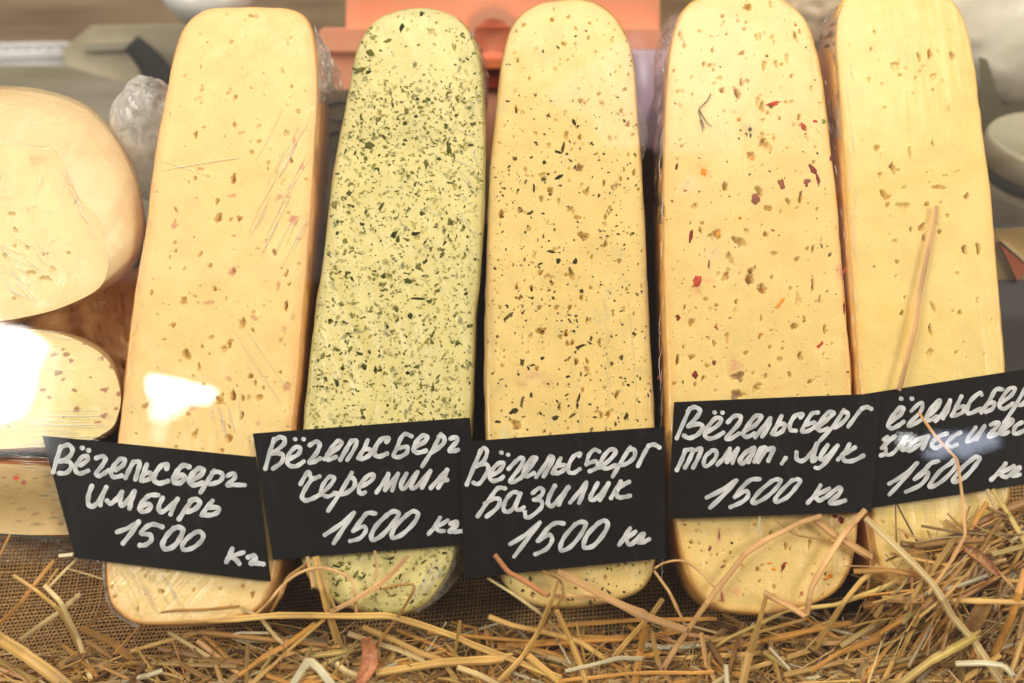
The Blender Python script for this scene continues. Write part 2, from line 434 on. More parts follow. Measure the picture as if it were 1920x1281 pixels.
def add_pieces(root, pieces, name, n=.0003, lift=.0009, seed=0, jag=.3):
    """each larger inclusion is a part of its own: (x, y, rx, ry, rot, colour)"""
    for i, (x, y, rx, ry, rot, c) in enumerate(pieces):
        v, f = flake_geo(x, y, rx, ry, rot, n, lift, seed * 77 + i, jag, 11)
        rr = random.Random(i + seed); cc = np.array([np.array(c) * rr.uniform(.75, 1.25) for _ in v])
        mesh(name, v, f, MAT['inclusion'], root, np.clip(cc, 0, 1))
D2R = math.pi / 180

# shapes, traced on the plane of the faces
P1 = [(400, 13), (480, 10), (535, 13), (566, 24), (584, 52), (592, 100), (595, 150), (595, 217), (590, 280), (587, 340), (581, 430), (574, 520), (567, 600), (560, 700), (550, 790), (545, 850), (536, 930), (527, 1010), (514, 1080), (499, 1122), (470, 1151), (425, 1164), (365, 1170), (300, 1172), (262, 1170), (232, 1158), (207, 1132), (197, 1092), (196, 1050), (203, 960), (212, 880), (224, 785), (234, 690), (244, 600), (256, 515), (272, 427), (283, 333), (297, 240), (310, 177), (320, 123), (333, 73), (347, 44), (370, 24)]
P2 = [(744, 18), (790, 12), (829, 18), (861, 34), (882, 60), (896, 89), (903, 125), (907, 177), (909, 250), (908, 354), (904, 440), (897, 530), (890, 600), (885, 740), (879, 830), (872, 920), (866, 985), (855, 1035), (837, 1080), (811, 1120), (782, 1141), (747, 1151), (696, 1148), (645, 1137), (611, 1118), (588, 1097), (571, 1070), (563, 1030), (560, 960), (562, 880), (568, 800), (573, 740), (584, 639), (594, 560), (606, 480), (618, 372), (631, 283), (645, 212), (659, 135), (670, 89), (687, 53), (712, 30)]
P3 = [(1006, 7), (1034, 0), (1075, -4), (1112, 0), (1141, 17), (1165, 46), (1181, 81), (1190, 124), (1197, 212), (1204, 319), (1211, 450), (1217, 600), (1223, 700), (1228, 810), (1231, 920), (1232, 1010), (1228, 1052), (1220, 1083), (1198, 1108), (1157, 1125), (1106, 1135), (1046, 1139), (1004, 1134), (965, 1115), (940, 1082), (922, 1030), (914, 950), (912, 826), (909, 700), (910, 600), (913, 500), (915, 430), (919, 319), (928, 230), (937, 142), (944, 96), (957, 53), (977, 24)]
P4 = [(1310, -6), (1345, -14), (1400, -17), (1440, -13), (1472, -2), (1493, 14), (1515, 41), (1530, 82), (1543, 142), (1551, 210), (1561, 292), (1571, 375), (1579, 480), (1588, 590), (1596, 680), (1599, 750), (1607, 860), (1611, 940), (1609, 1000), (1602, 1040), (1589, 1080), (1562, 1114), (1510, 1137), (1450, 1149), (1400, 1150), (1348, 1141), (1312, 1113), (1288, 1066), (1272, 1010), (1261, 930), (1254, 820), (1250, 700), (1246, 600), (1243, 480), (1242, 400), (1243, 319), (1247, 225), (1250, 160), (1257, 85), (1272, 32), (1290, 6)]
P5 = [(1590, -12), (1620, -22), (1690, -27), (1750, -22), (1783, -8), (1802, 20), (1816, 50), (1828, 110), (1838, 187), (1850, 281), (1860, 360), (1869, 469), (1877, 560), (1885, 650), (1890, 730), (1895, 830), (1897, 910), (1887, 960), (1868, 1010), (1830, 1068), (1780, 1104), (1730, 1116), (1690, 1108), (1660, 1080), (1645, 1040), (1634, 970), (1625, 880), (1618, 790), (1610, 700), (1603, 600), (1597, 500), (1590, 400), (1584, 300), (1577, 200), (1570, 120), (1567, 60), (1573, 14)]

# colours (linear albedo)
B1 = np.array(S((255, 222, 148))); B2 = np.array(S((240, 226, 152))); B3 = np.array(S((250, 219, 140))); B4 = np.array(S((251, 218, 138))); B5 = np.array(S((252, 221, 134)))
PC = [catmull(p, 6, True) for p in (P1, P2, P3, P4, P5)]

def hl(k, L_):      # explicit holes from zoomed readings: (x, y, rx[, ry[, rot]])
    out = []
    for h in L_:
        x, y = Z(k, h[0], h[1]); s = SC[k][2]; rx = h[2] * s * 1.05; ry = (h[3] if len(h) > 3 else h[2]) * s * 1.05; ro = (h[4] if len(h) > 4 else 0) * D2R
        out.append((x, y, rx, ry, ro))
    return out

# --- 1: ginger
G1 = hl('g', [(525, 80, 18), (345, 515, 19), (360, 795, 20, 24), (560, 765, 18), (655, 635, 17, 28), (290, 640, 11), (490, 705, 14), (530, 1035, 24), (605, 1010, 16, 22), (740, 1020, 18), (655, 1022, 10, 14), (685, 1020, 10, 16), (405, 490, 10), (507, 450, 11), (432, 437, 9), (483, 330, 12), (880, 540, 8, 28), (405, 1210, 14, 24), (583, 1230, 16, 22), (698, 905, 12, 14), (425, 858, 8, 22), (445, 950, 9, 14), (240, 530, 9, 6), (347, 345, 5, 18, 20), (637, 85, 12, 14), (893, 55, 11)]) + \
     hl('t1', [(1318, 700, 12, 20), (1100, 755, 10, 20), (1608, 750, 14, 20), (1455, 795, 12, 10), (1312, 1010, 14, 28, 20), (1228, 1228, 20, 22), (1095, 1005, 11), (1130, 955, 26, 10), (1145, 718, 12, 8), (1640, 485, 9), (1618, 250, 10, 8), (1127, 378, 7, 14), (1222, 1135, 8, 20, 25), (1632, 548, 7), (1408, 88, 14, 8), (1340, 1222, 9, 12)])
T1 = [(x, y, rx, ry, ro, S((214, 150, 104)), .75, False) for (x, y, rx, ry, ro) in
      hl('g', [(715, 600, 26, 16, 30), (840, 435, 12, 24), (300, 120, 18, 20), (920, 90, 32, 22), (480, 520, 30, 14), (395, 1070, 22, 20), (825, 262, 10, 14), (600, 360, 26, 28), (885, 960, 30, 20, -30), (580, 920, 18)]) +
      hl('t1', [(1355, 748, 22, 12), (1660, 800, 16, 28), (1697, 940, 18), (1570, 1110, 24, 20), (1310, 1100, 26, 14), (1440, 90, 22, 14), (1040, 425, 12), (975, 1262, 14, 20), (1650, 1230, 26, 16)])]
H1 = G1 + rand_spots(PC[0], 240, 1.5, 4.2, .8, 31)
T1 += [(s[0], s[1], s[2], s[3], s[4], S((216, 160, 112)), .6, False) for s in rand_spots(PC[0], 40, 2, 6, .8, 32)]
c1, _ = make_cheese('ginger_cheese_block', 'peach-yellow cheese block with pale brown ginger bits, leftmost of the five long blocks', P1, B1 * .93, np.array(S((238, 170, 96))), H1, T1,
                    cheese_mat('ginger_cheese', .9, .55), rind_mat('ginger_rind', S((196, 132, 62)), S((226, 166, 92))), seed=1)

# --- 2: wild garlic, densely green-flecked
def dens2(x, y):
    d = .75 + .5 * fbm(np.array(x / 30.), np.array(y / 30.), 77) - .2
    if y < 120: d *= .25 + .75 * min(1, abs(x - 775) / 120.)
    if y < 260: d *= 1.0 if x < 700 or x > 850 or y > 150 else .4
    if 1020 < y: d *= .8
    return float(d) * (1.15 if 150 < y < 330 else .85)
greens = [np.array(S(c)) for c in ((116, 112, 50), (92, 92, 40), (138, 130, 62), (68, 70, 32), (126, 122, 58), (158, 148, 82))]
sp2 = rand_spots(PC[1], 2900, .7, 2.9, 1.5, 41, dens2, 3, False)
sp2b = rand_spots(PC[1], 1100, 1.8, 5.0, 1.3, 44, dens2, 2, False)
T2 = [(x, y, rx, ry, ro, tuple(greens[i % 6] * 1.15), .35 + .5 * ((i * 7) % 10) / 10., False) for i, (x, y, rx, ry, ro) in enumerate(sp2b)]
T2 += [(x + 1, y + 1, rx * 2.6, ry * 2.2, ro, S((190, 182, 116)), .24, True) for (x, y, rx, ry, ro) in sp2[::4]]
T2 += [(x, y, rx, ry, ro, S((186, 180, 112)), .45, True) for (x, y, rx, ry, ro) in [(668, 140, 20, 40, .2), (680, 100, 16, 24, .4), (880, 110, 18, 30, -.3), (893, 180, 12, 60, 0), (780, 25, 60, 10, 0), (590, 700, 12, 90, 0), (600, 560, 8, 60, 0), (885, 560, 12, 120, 0), (700, 1138, 60, 12, 0), (775, 240, 60, 40, 0)]]
H2 = rand_spots(PC[1], 210, 1.6, 5.0, .6, 43)
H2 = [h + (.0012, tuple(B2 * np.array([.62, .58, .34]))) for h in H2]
c2, _ = make_cheese('wild_garlic_cheese_block', 'pale green-yellow cheese block densely flecked with dark green wild garlic leaf', P2, B2 * .9, np.array(S((184, 168, 96))), H2, T2,
                    cheese_mat('wild_garlic_cheese', -.5, .4), rind_mat('wild_garlic_rind', S((150, 128, 62)), S((186, 160, 88))), seed=2)
add_flakes(c2, sp2, greens, 'herb_flecks', seed=5, lift=.0002, n=.00034, jag=.5)
big2 = hl('z2', [(370, 772, 30, 15, 5), (795, 785, 13, 34, -12), (570, 590, 13, 17), (545, 148, 11, 24, 25), (675, 870, 11, 24), (655, 1130, 18, 10), (325, 372, 34, 12, -25), (370, 380, 22, 9, -15), (385, 282, 26, 14, 20), (560, 652, 10, 14), (470, 215, 18, 9, -30), (650, 75, 12), (440, 1090, 10, 30, 30), (268, 1022, 12, 14), (190, 1082, 12, 20), (505, 1240, 12, 26, 30), (800, 968, 18, 6), (780, 660, 10, 8), (925, 655, 14, 10), (620, 615, 12, 8), (355, 838, 10, 12), (565, 742, 10, 9), (600, 915, 10)]) + \
       hl('z6', [(855, 603, 50, 9, 2), (680, 150, 24, 10, -50), (770, 478, 24, 18, 10), (845, 375, 22, 22), (825, 142, 26, 14), (985, 545, 13), (700, 185, 15, 18), (1010, 290, 12, 22, 30), (785, 725, 16, 20), (270, 962, 22, 10, 20), (310, 1095, 16, 14), (170, 1015, 22, 12, -40), (540, 1105, 12, 24), (948, 1235, 9, 28), (1120, 920, 22, 12, -50), (300, 640, 16), (770, 1128, 16, 12), (940, 865, 14), (925, 620, 22, 14, -20), (690, 680, 16), (600, 445, 16), (1065, 60, 11, 26), (462, 1085, 18, 20)]) + \
       hl('r2', [(905, 310, 14, 34, 35), (970, 322, 8, 22, 40), (770, 375, 10, 28, 30), (1170, 190, 40, 11, -5), (1185, 465, 44, 8, -8), (1240, 325, 8, 22, 20), (770, 465, 20, 12), (1060, 575, 22, 14), (1415, 215, 24, 8, -30), (760, 245, 30, 10, 5), (800, 235, 12), (1330, 515, 10, 24, 35), (1430, 460, 18, 10, -20)])
add_pieces(c2, [h + (tuple(greens[i % 4] * (.8 if i % 3 else .55)),) for i, h in enumerate(big2)], 'herb_flake', seed=6, lift=.0006, jag=.4)

# --- 3: basil
H3 = hl('a', [(415, 460, 22), (575, 190, 17, 22), (665, 200, 14), (678, 525, 14, 18), (708, 570, 16, 26, -15), (470, 560, 18), (607, 690, 18, 30, -25), (650, 740, 20, 14), (690, 860, 32, 20, 30), (525, 632, 14, 20), (405, 1110, 15, 20), (460, 1140, 34, 22, 20), (612, 1125, 20, 32), (740, 1208, 13, 10), (243, 1205, 13, 25), (343, 1212, 14, 20), (980, 1218, 11, 13), (570, 38, 12), (240, 20, 10, 22), (140, 715, 15, 28, 20), (305, 420, 11, 22), (630, 245, 10), (240, 490, 6), (350, 465, 10), (835, 920, 14, 18), (362, 1000, 10, 22), (270, 695, 20, 14)]) + \
     hl('b', [(437, 455, 26), (360, 495, 17, 20), (570, 495, 17), (680, 672, 18, 22), (757, 730, 20, 24), (845, 535, 12, 20), (1018, 300, 13, 20), (540, 290, 17), (415, 290, 16), (765, 385, 20, 26), (623, 655, 14), (402, 720, 14), (340, 608, 12), (140, 290, 14), (280, 222, 12), (935, 1020, 14), (255, 1120, 30, 34)])
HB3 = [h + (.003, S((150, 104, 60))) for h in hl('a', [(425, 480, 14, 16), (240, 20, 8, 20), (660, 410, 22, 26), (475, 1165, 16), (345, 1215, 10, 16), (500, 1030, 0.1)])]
H3 += rand_spots(PC[2], 330, 1.6, 4.2, .9, 51) + HB3
T3 = [(x, y, rx, ry, ro, S((205, 150, 112)), .5, True) for (x, y, rx, ry, ro) in hl('b', [(400, 770, 90, 40), (480, 820, 50, 26), (290, 830, 40, 30)])]
T3 += [(s[0], s[1], s[2] * 3, s[3] * 3, 0, S((206, 196, 140)), .4, True) for s in rand_spots(PC[2], 60, 2, 5, .5, 52)]
T3 += [(x, y, rx, ry, ro, S((170, 140, 90)), .45, True) for (x, y, rx, ry, ro) in [(915, 600, 5, 120, 0), (914, 400, 5, 120, 0), (1212, 560, 7, 160, 0), (1222, 720, 6, 80, 0)]]
c3, _ = make_cheese('basil_cheese_block', 'yellow cheese block with scattered black-green basil bits and small holes, right of the green-flecked one', P3, B3 * .9, np.array(S((206, 166, 96))), H3, T3,
                    cheese_mat('basil_cheese', .15, .3), rind_mat('basil_rind', S((130, 98, 46)), S((170, 128, 66))), seed=3)
darks = [np.array(S(c)) for c in ((84, 72, 32), (56, 48, 26), (112, 92, 46), (70, 58, 28))]
def dens3(x, y): return (.35 if y < 200 else 1) * (.3 + .7 * float(vnoise(np.array(x / 50.), np.array(y / 50.), 9)) ** 1.2)
add_flakes(c3, rand_spots(PC[2], 1100, .6, 2.2, 1.3, 53, dens3, 4, False), darks, 'herb_flecks', seed=8, lift=.0002, n=.00034, jag=.5)
big3 = hl('a', [(552, 272, 12, 34, 12), (520, 303, 22, 8, 15), (232, 345, 17, 15), (628, 100, 14, 27, -20), (425, 490, 22, 14, -45), (522, 470, 30, 9, -30), (535, 525, 12, 7), (360, 538, 9, 28), (335, 708, 20, 12, -30), (430, 372, 11), (305, 500, 9, 16, 30), (372, 238, 12, 7), (480, 968, 28, 9, 8), (635, 1030, 14, 22, 30), (598, 1085, 8, 14), (680, 1228, 12), (580, 316, 12, 8), (430, 183, 9, 6), (805, 830, 12, 6, -20), (320, 795, 9, 6, -50), (455, 450, 11, 8), (525, 1028, 12, 22)]) + \
       hl('b', [(205, 348, 40, 13, -38), (715, 560, 42, 8, -18), (297, 675, 17, 26), (240, 1018, 34, 14, -25), (297, 955, 9, 36, 12), (530, 1068, 30, 14, -20), (700, 925, 10, 34, 20), (688, 985, 8, 24), (655, 1050, 30, 8, -35), (1030, 1062, 12, 30, 25), (785, 505, 8, 19), (372, 695, 20, 8, -20), (122, 492, 9), (440, 645, 12), (577, 380, 8, 6), (662, 455, 12, 9), (930, 682, 12), (1085, 470, 10), (1003, 640, 8, 22), (340, 712, 6, 18, -20), (710, 170, 10, 14), (362, 905, 13, 20), (714, 762, 6, 18), (125, 1095, 18, 10)]) + \
       hl('r3', [(535, 345, 14, 20), (1125, 440, 26, 8, 40), (988, 515, 16, 18), (482, 432, 12, 7), (880, 410, 12, 9), (1240, 440, 14, 12), (560, 450, 18, 6, 30), (1120, 262, 6), (1310, 240, 9, 7)])
add_pieces(c3, [h + (tuple(darks[i % 4]),) for i, h in enumerate(big3)], 'basil_flake', seed=9, lift=.0006, jag=.4)
add_pieces(c3, [h + (S((196, 148, 78)),) for h in hl('r3', [(1098, 325, 15, 15)])], 'spice_crumb', seed=12)

# --- 4: tomato and onion
H4 = hl('z7', [(645, 95, 16, 22), (668, 130, 18, 26), (680, 345, 24, 30), (670, 300, 14, 20), (605, 425, 22), (447, 605, 14, 28), (265, 725, 15, 22), (708, 738, 20, 18), (525, 935, 44, 20, 40), (480, 1040, 15, 48, -20), (590, 1165, 22, 28), (668, 1222, 26), (390, 900, 32, 34), (652, 635, 22, 26), (845, 97, 10), (740, 320, 9, 15), (900, 670, 12, 30, 15), (430, 30, 14, 12), (520, 45, 12, 32, -20), (690, 895, 14), (745, 1010, 18, 14), (975, 985, 8, 24), (405, 1135, 15), (450, 1150, 24, 26), (80, 765, 7, 28), (500, 165, 9), (665, 840, 8), (880, 1040, 16, 12), (605, 1110, 16, 12), (975, 1195, 10, 30), (185, 365, 9)]) + \
     hl('c', [(845, 108, 32, 42), (955, 190, 38, 40), (1270, 285, 26, 58), (348, 475, 30, 30), (1230, 510, 26), (660, 615, 20, 42), (548, 662, 17, 24, -20), (350, 775, 24, 20), (1112, 800, 22, 28), (1282, 775, 18, 32, -15), (485, 850, 15), (560, 1068, 14), (815, 740, 16), (1390, 175, 13, 50, 10), (1452, 285, 14, 30), (735, 305, 16, 20), (900, 1045, 18, 48, 20), (935, 1012, 26, 12, 20), (232, 800, 12, 45, 12), (880, 915, 15, 20), (470, 280, 15, 18), (860, 35, 24), (1320, 450, 12, 26), (1200, 188, 14), (1035, 550, 16), (950, 440, 16, 22), (565, 330, 16), (725, 375, 22, 16), (1495, 540, 10, 45), (1365, 985, 20, 18), (1505, 1020, 10, 20), (1025, 688, 18, 12)]) + \
     hl('r4', [(215, 290, 14), (265, 300, 12), (490, 365, 13, 10), (570, 465, 13, 27), (710, 455, 14, 11), (780, 230, 20, 18), (1050, 300, 12, 42), (880, 315, 14, 24), (288, 352, 9), (765, 345, 8, 12), (660, 165, 18, 10), (260, 205, 8), (1085, 448, 9, 11), (680, 480, 14, 20), (475, 680, 6), (578, 665, 7, 14)]) + \
     hl('z3', [(1 * 350, 325, 9), (400, 390, 12), (410, 450, 12), (508, 265, 14, 9, -30), (620, 325, 9, 24), (318, 320, 6, 16), (412, 80, 8), (490, 105, 8), (540, 35, 22, 14), (735, 290, 8, 18), (680, 318, 9, 14), (367, 348, 7), (523, 405, 7), (485, 470, 9, 24, -20)])
H4 += rand_spots(PC[3], 260, 1.6, 3.8, .9, 61)
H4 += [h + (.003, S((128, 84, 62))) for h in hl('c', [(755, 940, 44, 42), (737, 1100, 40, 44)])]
RED, DRED, ORG, PNK, BRN = S((196, 74, 44)), S((132, 48, 36)), S((240, 150, 48)), S((206, 122, 92)), S((150, 84, 62))
T4 = [(x, y, rx, ry, ro, c_, a_, True) for (x, y, rx, ry, ro), c_, a_ in
      [(hl('z7', [(225, 600, 70, 75)])[0], S((246, 214, 170)), .5), (hl('z7', [(318, 520, 40, 40)])[0], S((246, 176, 84)), .7), (hl('z7', [(600, 440, 24, 28)])[0], S((248, 186, 110)), .7),
       (hl('c', [(720, 850, 76, 60)])[0], S((220, 160, 124)), .8), (hl('c', [(1090, 1045, 60, 40)])[0], S((242, 190, 120)), .6), (hl('c', [(480, 125, 60, 30)])[0], S((236, 172, 116)), .6), (hl('c', [(395, 195, 36, 50)])[0], S((222, 150, 90)), .6),
       (hl('r4', [(520, 640, 50, 30)])[0], S((226, 160, 116)), .7), (hl('r4', [(400, 270, 22, 66, 10)])[0], S((224, 168, 126)), .7), (hl('z7', [(385, 1010, 40, 50)])[0], S((222, 192, 150)), .5), (hl('r4', [(1240, 110, 60, 40)])[0], S((214, 150, 100)), .7),
       (hl('z7', [(590, 265, 34, 50)])[0], S((196, 170, 120)), .7), (hl('c', [(1650, 50, 30, 70)])[0], S((220, 150, 110)), .7), (hl('z7', [(1140, 1120, 24, 50)])[0], S((220, 150, 110)), .7), (hl('z7', [(1090, 440, 14, 40)])[0], S((200, 130, 100)), .7)]]
c4, _ = make_cheese('tomato_onion_cheese_block', 'yellow cheese block with red tomato pieces, orange bits and large holes', P4, B4 * .9, np.array(S((240, 180, 96))), H4, T4,
                    cheese_mat('tomato_cheese', .05, .18), rind_mat('tomato_rind', S((208, 140, 62)), S((236, 178, 96))), seed=4)
tom = [h + (c_,) for h, c_ in zip(
    hl('z7', [(740, 108, 38, 12, -12), (530, 205, 11, 14), (628, 680, 32, 32, 20), (785, 592, 17, 30, -10), (972, 500, 14, 34, -35), (1005, 565, 13, 34, -10), (938, 575, 20, 12, -20), (935, 595, 8, 14), (920, 245, 15, 22, -25), (986, 215, 14, 9), (930, 290, 7), (157, 488, 7, 30, 8), (207, 630, 9, 6), (243, 905, 11, 40, 3), (350, 1072, 6, 24), (283, 1178, 22, 32, 15), (735, 870, 10, 8), (535, 795, 12, 8), (1165, 1110, 7, 20, 20), (1085, 435, 11, 20), (770, 900, 8, 5), (500, 30, 5)]) +
    hl('c', [(400, 118, 32, 40, 15), (235, 437, 18, 22, -10), (685, 437, 20, 8, -20), (565, 525, 22, 9, 35), (945, 576, 20, 9, -10), (1455, 668, 36, 14, -45), (545, 822, 14, 22), (383, 930, 20, 30), (1660, 350, 8, 44), (70, 950, 14, 26)]) +
    hl('r4', [(856, 465, 12, 32, 15), (875, 435, 12, 9), (1222, 105, 20, 16), (1265, 130, 22, 24), (430, 670, 14, 48, -5), (408, 240, 7, 36), (345, 330, 9, 24, 20), (1160, 545, 18, 8, -20), (435, 460, 22, 6, -35), (990, 645, 10, 14), (165, 165, 9, 6)]),
    [RED, ORG, BRN, BRN, DRED, DRED, BRN, DRED, RED, RED, RED, DRED, PNK, DRED, BRN, RED, RED, ORG, RED, DRED, PNK, PNK,
     RED, DRED, PNK, RED, ORG, RED, BRN, DRED, DRED, DRED, DRED, RED, DRED, DRED, PNK, BRN, BRN, ORG, BRN, PNK, DRED])]
add_pieces(c4, tom, 'tomato_piece', seed=13, lift=.0007, jag=.42)
oni = [h + (ORG,) for h in hl('z7', [(318, 522, 18, 22), (415, 888, 22, 16, -20), (600, 440, 11)]) + hl('c', [(1120, 305, 56, 15, -55), (1085, 345, 26, 7, -10)]) + hl('r4', [(765, 436, 18, 9, -25), (792, 477, 16, 11, 20), (1192, 522, 18, 20)])]
add_pieces(c4, oni, 'onion_piece', seed=14, lift=.0005)
add_flakes(c4, rand_spots(PC[3], 220, .7, 2.2, 1.0, 63, None, 6, False), [np.array(S((120, 96, 50))), np.array(S((176, 90, 56))), np.array(S((90, 80, 44)))], 'spice_flecks', seed=15, lift=.0003)
add_pieces(c4, [h + (S((90, 76, 40)),) for h in hl('z7', [(540, 268, 8, 6), (575, 290, 10, 5, 30), (598, 262, 10, 14), (600, 300, 5, 16), (530, 318, 6)])] + [h + (S((134, 146, 52)),) for h in hl('z7', [(1041, 218, 13, 15)])], 'herb_flake', seed=16, lift=.0005)

# --- 5: plain classic
H5 = hl('z3', [(1275, 325, 18), (1395, 285, 7, 26), (1450, 270, 11, 24), (1470, 380, 16, 13), (1188, 740, 15, 16), (1265, 840, 12, 24), (1290, 850, 16, 8), (1215, 965, 14, 18), (1235, 985, 14), (1320, 1032, 26, 24), (1240, 1025, 12), (1320, 940, 14, 12), (1200, 875, 12), (1495, 935, 34, 8, 10), (1500, 1158, 11, 12), (1410, 1140, 14, 24), (1355, 1145, 9, 12), (1275, 1208, 13), (1540, 1078, 10), (1435, 1020, 12), (1625, 1247, 13, 20), (1695, 1245, 12, 18), (1330, 340, 8), (1402, 355, 8), (1300, 375, 8), (1350, 765, 5, 40), (1225, 538, 7), (1465, 715, 8, 14), (1367, 468, 8), (1465, 448, 8), (1635, 980, 14), (1435, 862, 7), (1518, 878, 6), (1590, 855, 18, 5, -20)]) + \
     hl('d', [(695, 468, 14, 24), (765, 465, 12, 22), (510, 1012, 19, 22), (670, 798, 13), (368, 798, 12, 11), (530, 768, 8, 26, -20), (515, 885, 9, 24), (340, 530, 11), (658, 592, 11), (335, 607, 7), (762, 738, 8, 20), (632, 790, 8), (650, 1003, 9)])
H5 += [h + (.002, S((190, 122, 74))) for h in hl('z3', [(1560, 275, 14, 22, 15), (1500, 1158, 8), (1420, 1190, 7, 22)])]
H5 += rand_spots(PC[4], 90, 1.2, 3.4, .8, 71)
c5, _ = make_cheese('classic_cheese_block', 'plain smooth yellow cheese block with a straw lying on its face, rightmost', P5, B5 * .9, np.array(S((244, 190, 104))), H5, [],
                    cheese_mat('classic_cheese', .0, .12), rind_mat('classic_rind', S((214, 156, 78)), S((240, 190, 108))), seed=5, hamt=.28)

# ------------------------------------------------------------------ wrap: loose film edges and creases
def film_sheet(name, corners, parent, mat, amp=.004, nu=26, nv=40, seed=0, label=None):
    """crumpled film between two edge curves; each curve = list of (px, py, n)"""
    a = np.array(catmull(corners[0], 8)); b = np.array(catmull(corners[1], 8)); v = []
    for j in range(nv):
        t = j / (nv - 1); pa = a[int(t * (len(a) - 1))]; pb = b[int(t * (len(b) - 1))]
        for i in range(nu):
            s = i / (nu - 1); q = pa * (1 - s) + pb * s
            w = P(q[0], q[1], q[2]); k = (fbm(np.array(i * .35 + seed), np.array(j * .3), seed, 3) - .5) * amp * 2 * min(1, s * 4 + .1)
            k2 = abs(vnoise(np.array(i * .6), np.array(j * .22), seed + 3) - .5) * amp * 1.5 * min(1, s * 4)
            v.append(w + Nax * (k + k2) + Rt * k * .5)
    idx = np.arange(nu * nv).reshape(nv, nu)
    F = np.stack([idx[:-1, :-1], idx[:-1, 1:], idx[1:, 1:], idx[1:, :-1]], -1).reshape(-1, 4)
    return mesh(name, v, F, mat, parent)
film_sheet('wrap_edge', [[(588, 45, .001), (596, 110, .001), (596, 200, .001), (588, 330, .001)], [(600, 70, -.02), (634, 130, -.03), (648, 186, -.035), (606, 200, -.05), (600, 340, -.03)]], c1, MAT['bag'], seed=3)
film_sheet('wrap_edge', [[(196, 1050, .001), (199, 1100, .001), (215, 1145, .001), (262, 1172, .001)], [(192, 1052, -.012), (196, 1105, -.02), (212, 1150, -.02), (258, 1178, -.01)]], c1, MAT['film_fold'], .003, 10, 40, 5)
film_sheet('wrap_edge', [[(880, 62, .001), (904, 130, .001), (909, 220, .001)], [(890, 62, -.01), (918, 140, -.03), (912, 225, -.03)]], c2, MAT['film'], .003, 12, 40, 7)
film_sheet('wrap_edge', [[(864, 1000, .001), (848, 1060, .001), (812, 1122, .001), (775, 1145, .001)], [(876, 1005, -.03), (866, 1075, -.03), (826, 1122, -.02), (785, 1148, -.01)]], c2, MAT['bag'], .003, 14, 40, 9)
film_sheet('wrap_edge', [[(1196, 200, .001), (1200, 260, .001), (1203, 300, .001)], [(1204, 200, -.005), (1216, 250, -.015), (1205, 300, -.01)]], c3, MAT['film'], .002, 8, 20, 19)
film_sheet('wrap_edge', [[(1272, 30, .001), (1250, 110, .001), (1243, 240, .001), (1242, 420, .001)], [(1255, 34, -.02), (1228, 100, -.03), (1228, 240, -.03), (1226, 420, -.03)]], c4, MAT['film'], .003, 12, 50, 11)
film_sheet('wrap_edge', [[(1580, 8, .001), (1566, 60, .001), (1570, 130, .001), (1578, 260, .001)], [(1556, 20, -.02), (1536, 66, -.03), (1546, 120, -.03), (1560, 260, -.02)]], c5, MAT['bag'], .003, 12, 40, 13)
def creases(root, lines, n=.0008, w=.9, seed=0):
    mb = MB(); r = random.Random(seed)
    for (x0, y0, x1, y1) in lines:
        k = 9; pts = []
        bx, by = r.gauss(0, 1.6), r.gauss(0, 1.6)
        for i in range(k):
            t = i / (k - 1); b_ = math.sin(math.pi * t)
            pts.append((x0 + (x1 - x0) * t + bx * b_ + r.gauss(0, .4), y0 + (y1 - y0) * t + by * b_ + r.gauss(0, .4)))
        dx, dy = x1 - x0, y1 - y0; l = math.hypot(dx, dy) + 1e-6; nx_, ny_ = -dy / l, dx / l; V_ = []
        ww = w * r.uniform(.5, 1.4)
        for i, (x, y) in enumerate(pts):
            s = ww * (math.sin(math.pi * (i + .3) / (k - .4)) ** .6)
            s *= .6; V_ += [P(x - nx_ * s, y - ny_ * s, n - .0004), P(x, y, n + .0003 * s), P(x + nx_ * s, y + ny_ * s, n - .0004)]
        f = []
        for i in range(k - 1):
            f += [(3 * i, 3 * i + 1, 3 * i + 4, 3 * i + 3), (3 * i + 1, 3 * i + 2, 3 * i + 5, 3 * i + 4)]
        mb.add(V_, f)
    o = mb.build('wrap_creases', MAT['film_fold'], root); o['kind'] = 'stuff'
rc = random.Random(3); ls = []
for i in range(24):      # fan of creases down the right of the ginger block
    x = rc.uniform(500, 590); y = rc.uniform(200, 420); l = rc.uniform(25, 110); ls.append((x, y, x - l * .5, y + l))
for i in range(16):
    x = rc.uniform(200, 320); y = rc.uniform(1058, 1120); l = rc.uniform(25, 60); ls.append((x, y, x + l * .55, y + l))
for i in range(9):
    x = rc.uniform(390, 450); y = rc.uniform(740, 800); l = rc.uniform(20, 60); ls.append((x, y, x + l * .3, y + l))
for i in range(14):
    x = rc.uniform(286, 300) - i * 4; y = 260 + i * 38; ls.append((x, y, x + rc.uniform(-2, 8), y + rc.uniform(8, 26)))
ls += [(300, 320, 450, 296), (440, 622, 530, 760), (460, 618, 545, 740), (300, 300, 395, 330)]
creases(c1, ls, seed=1)
creases(c2, [(z[0], z[1], z[0] + 34 * k_, z[1] + 26 * k_) for z, k_ in [(Z('z6', 190, 255), 1), (Z('z6', 210, 330), .6), (Z('z6', 305, 570), 1.3), (Z('z6', 350, 470), .5), (Z('z6', 1110, 5), .6), (Z('z6', 1180, 250), .8), (Z('z6', 150, 620), .7), (Z('z6', 1240, 120), .3)]] + [(rc.uniform(845, 895), y, rc.uniform(850, 900) + 3, y + rc.uniform(15, 40)) for y in range(170, 420, 18)] + [(820 + i * 4, 1040 + i * 2, 770 + i * 5, 1130 - i * 3) for i in range(8)], seed=2)
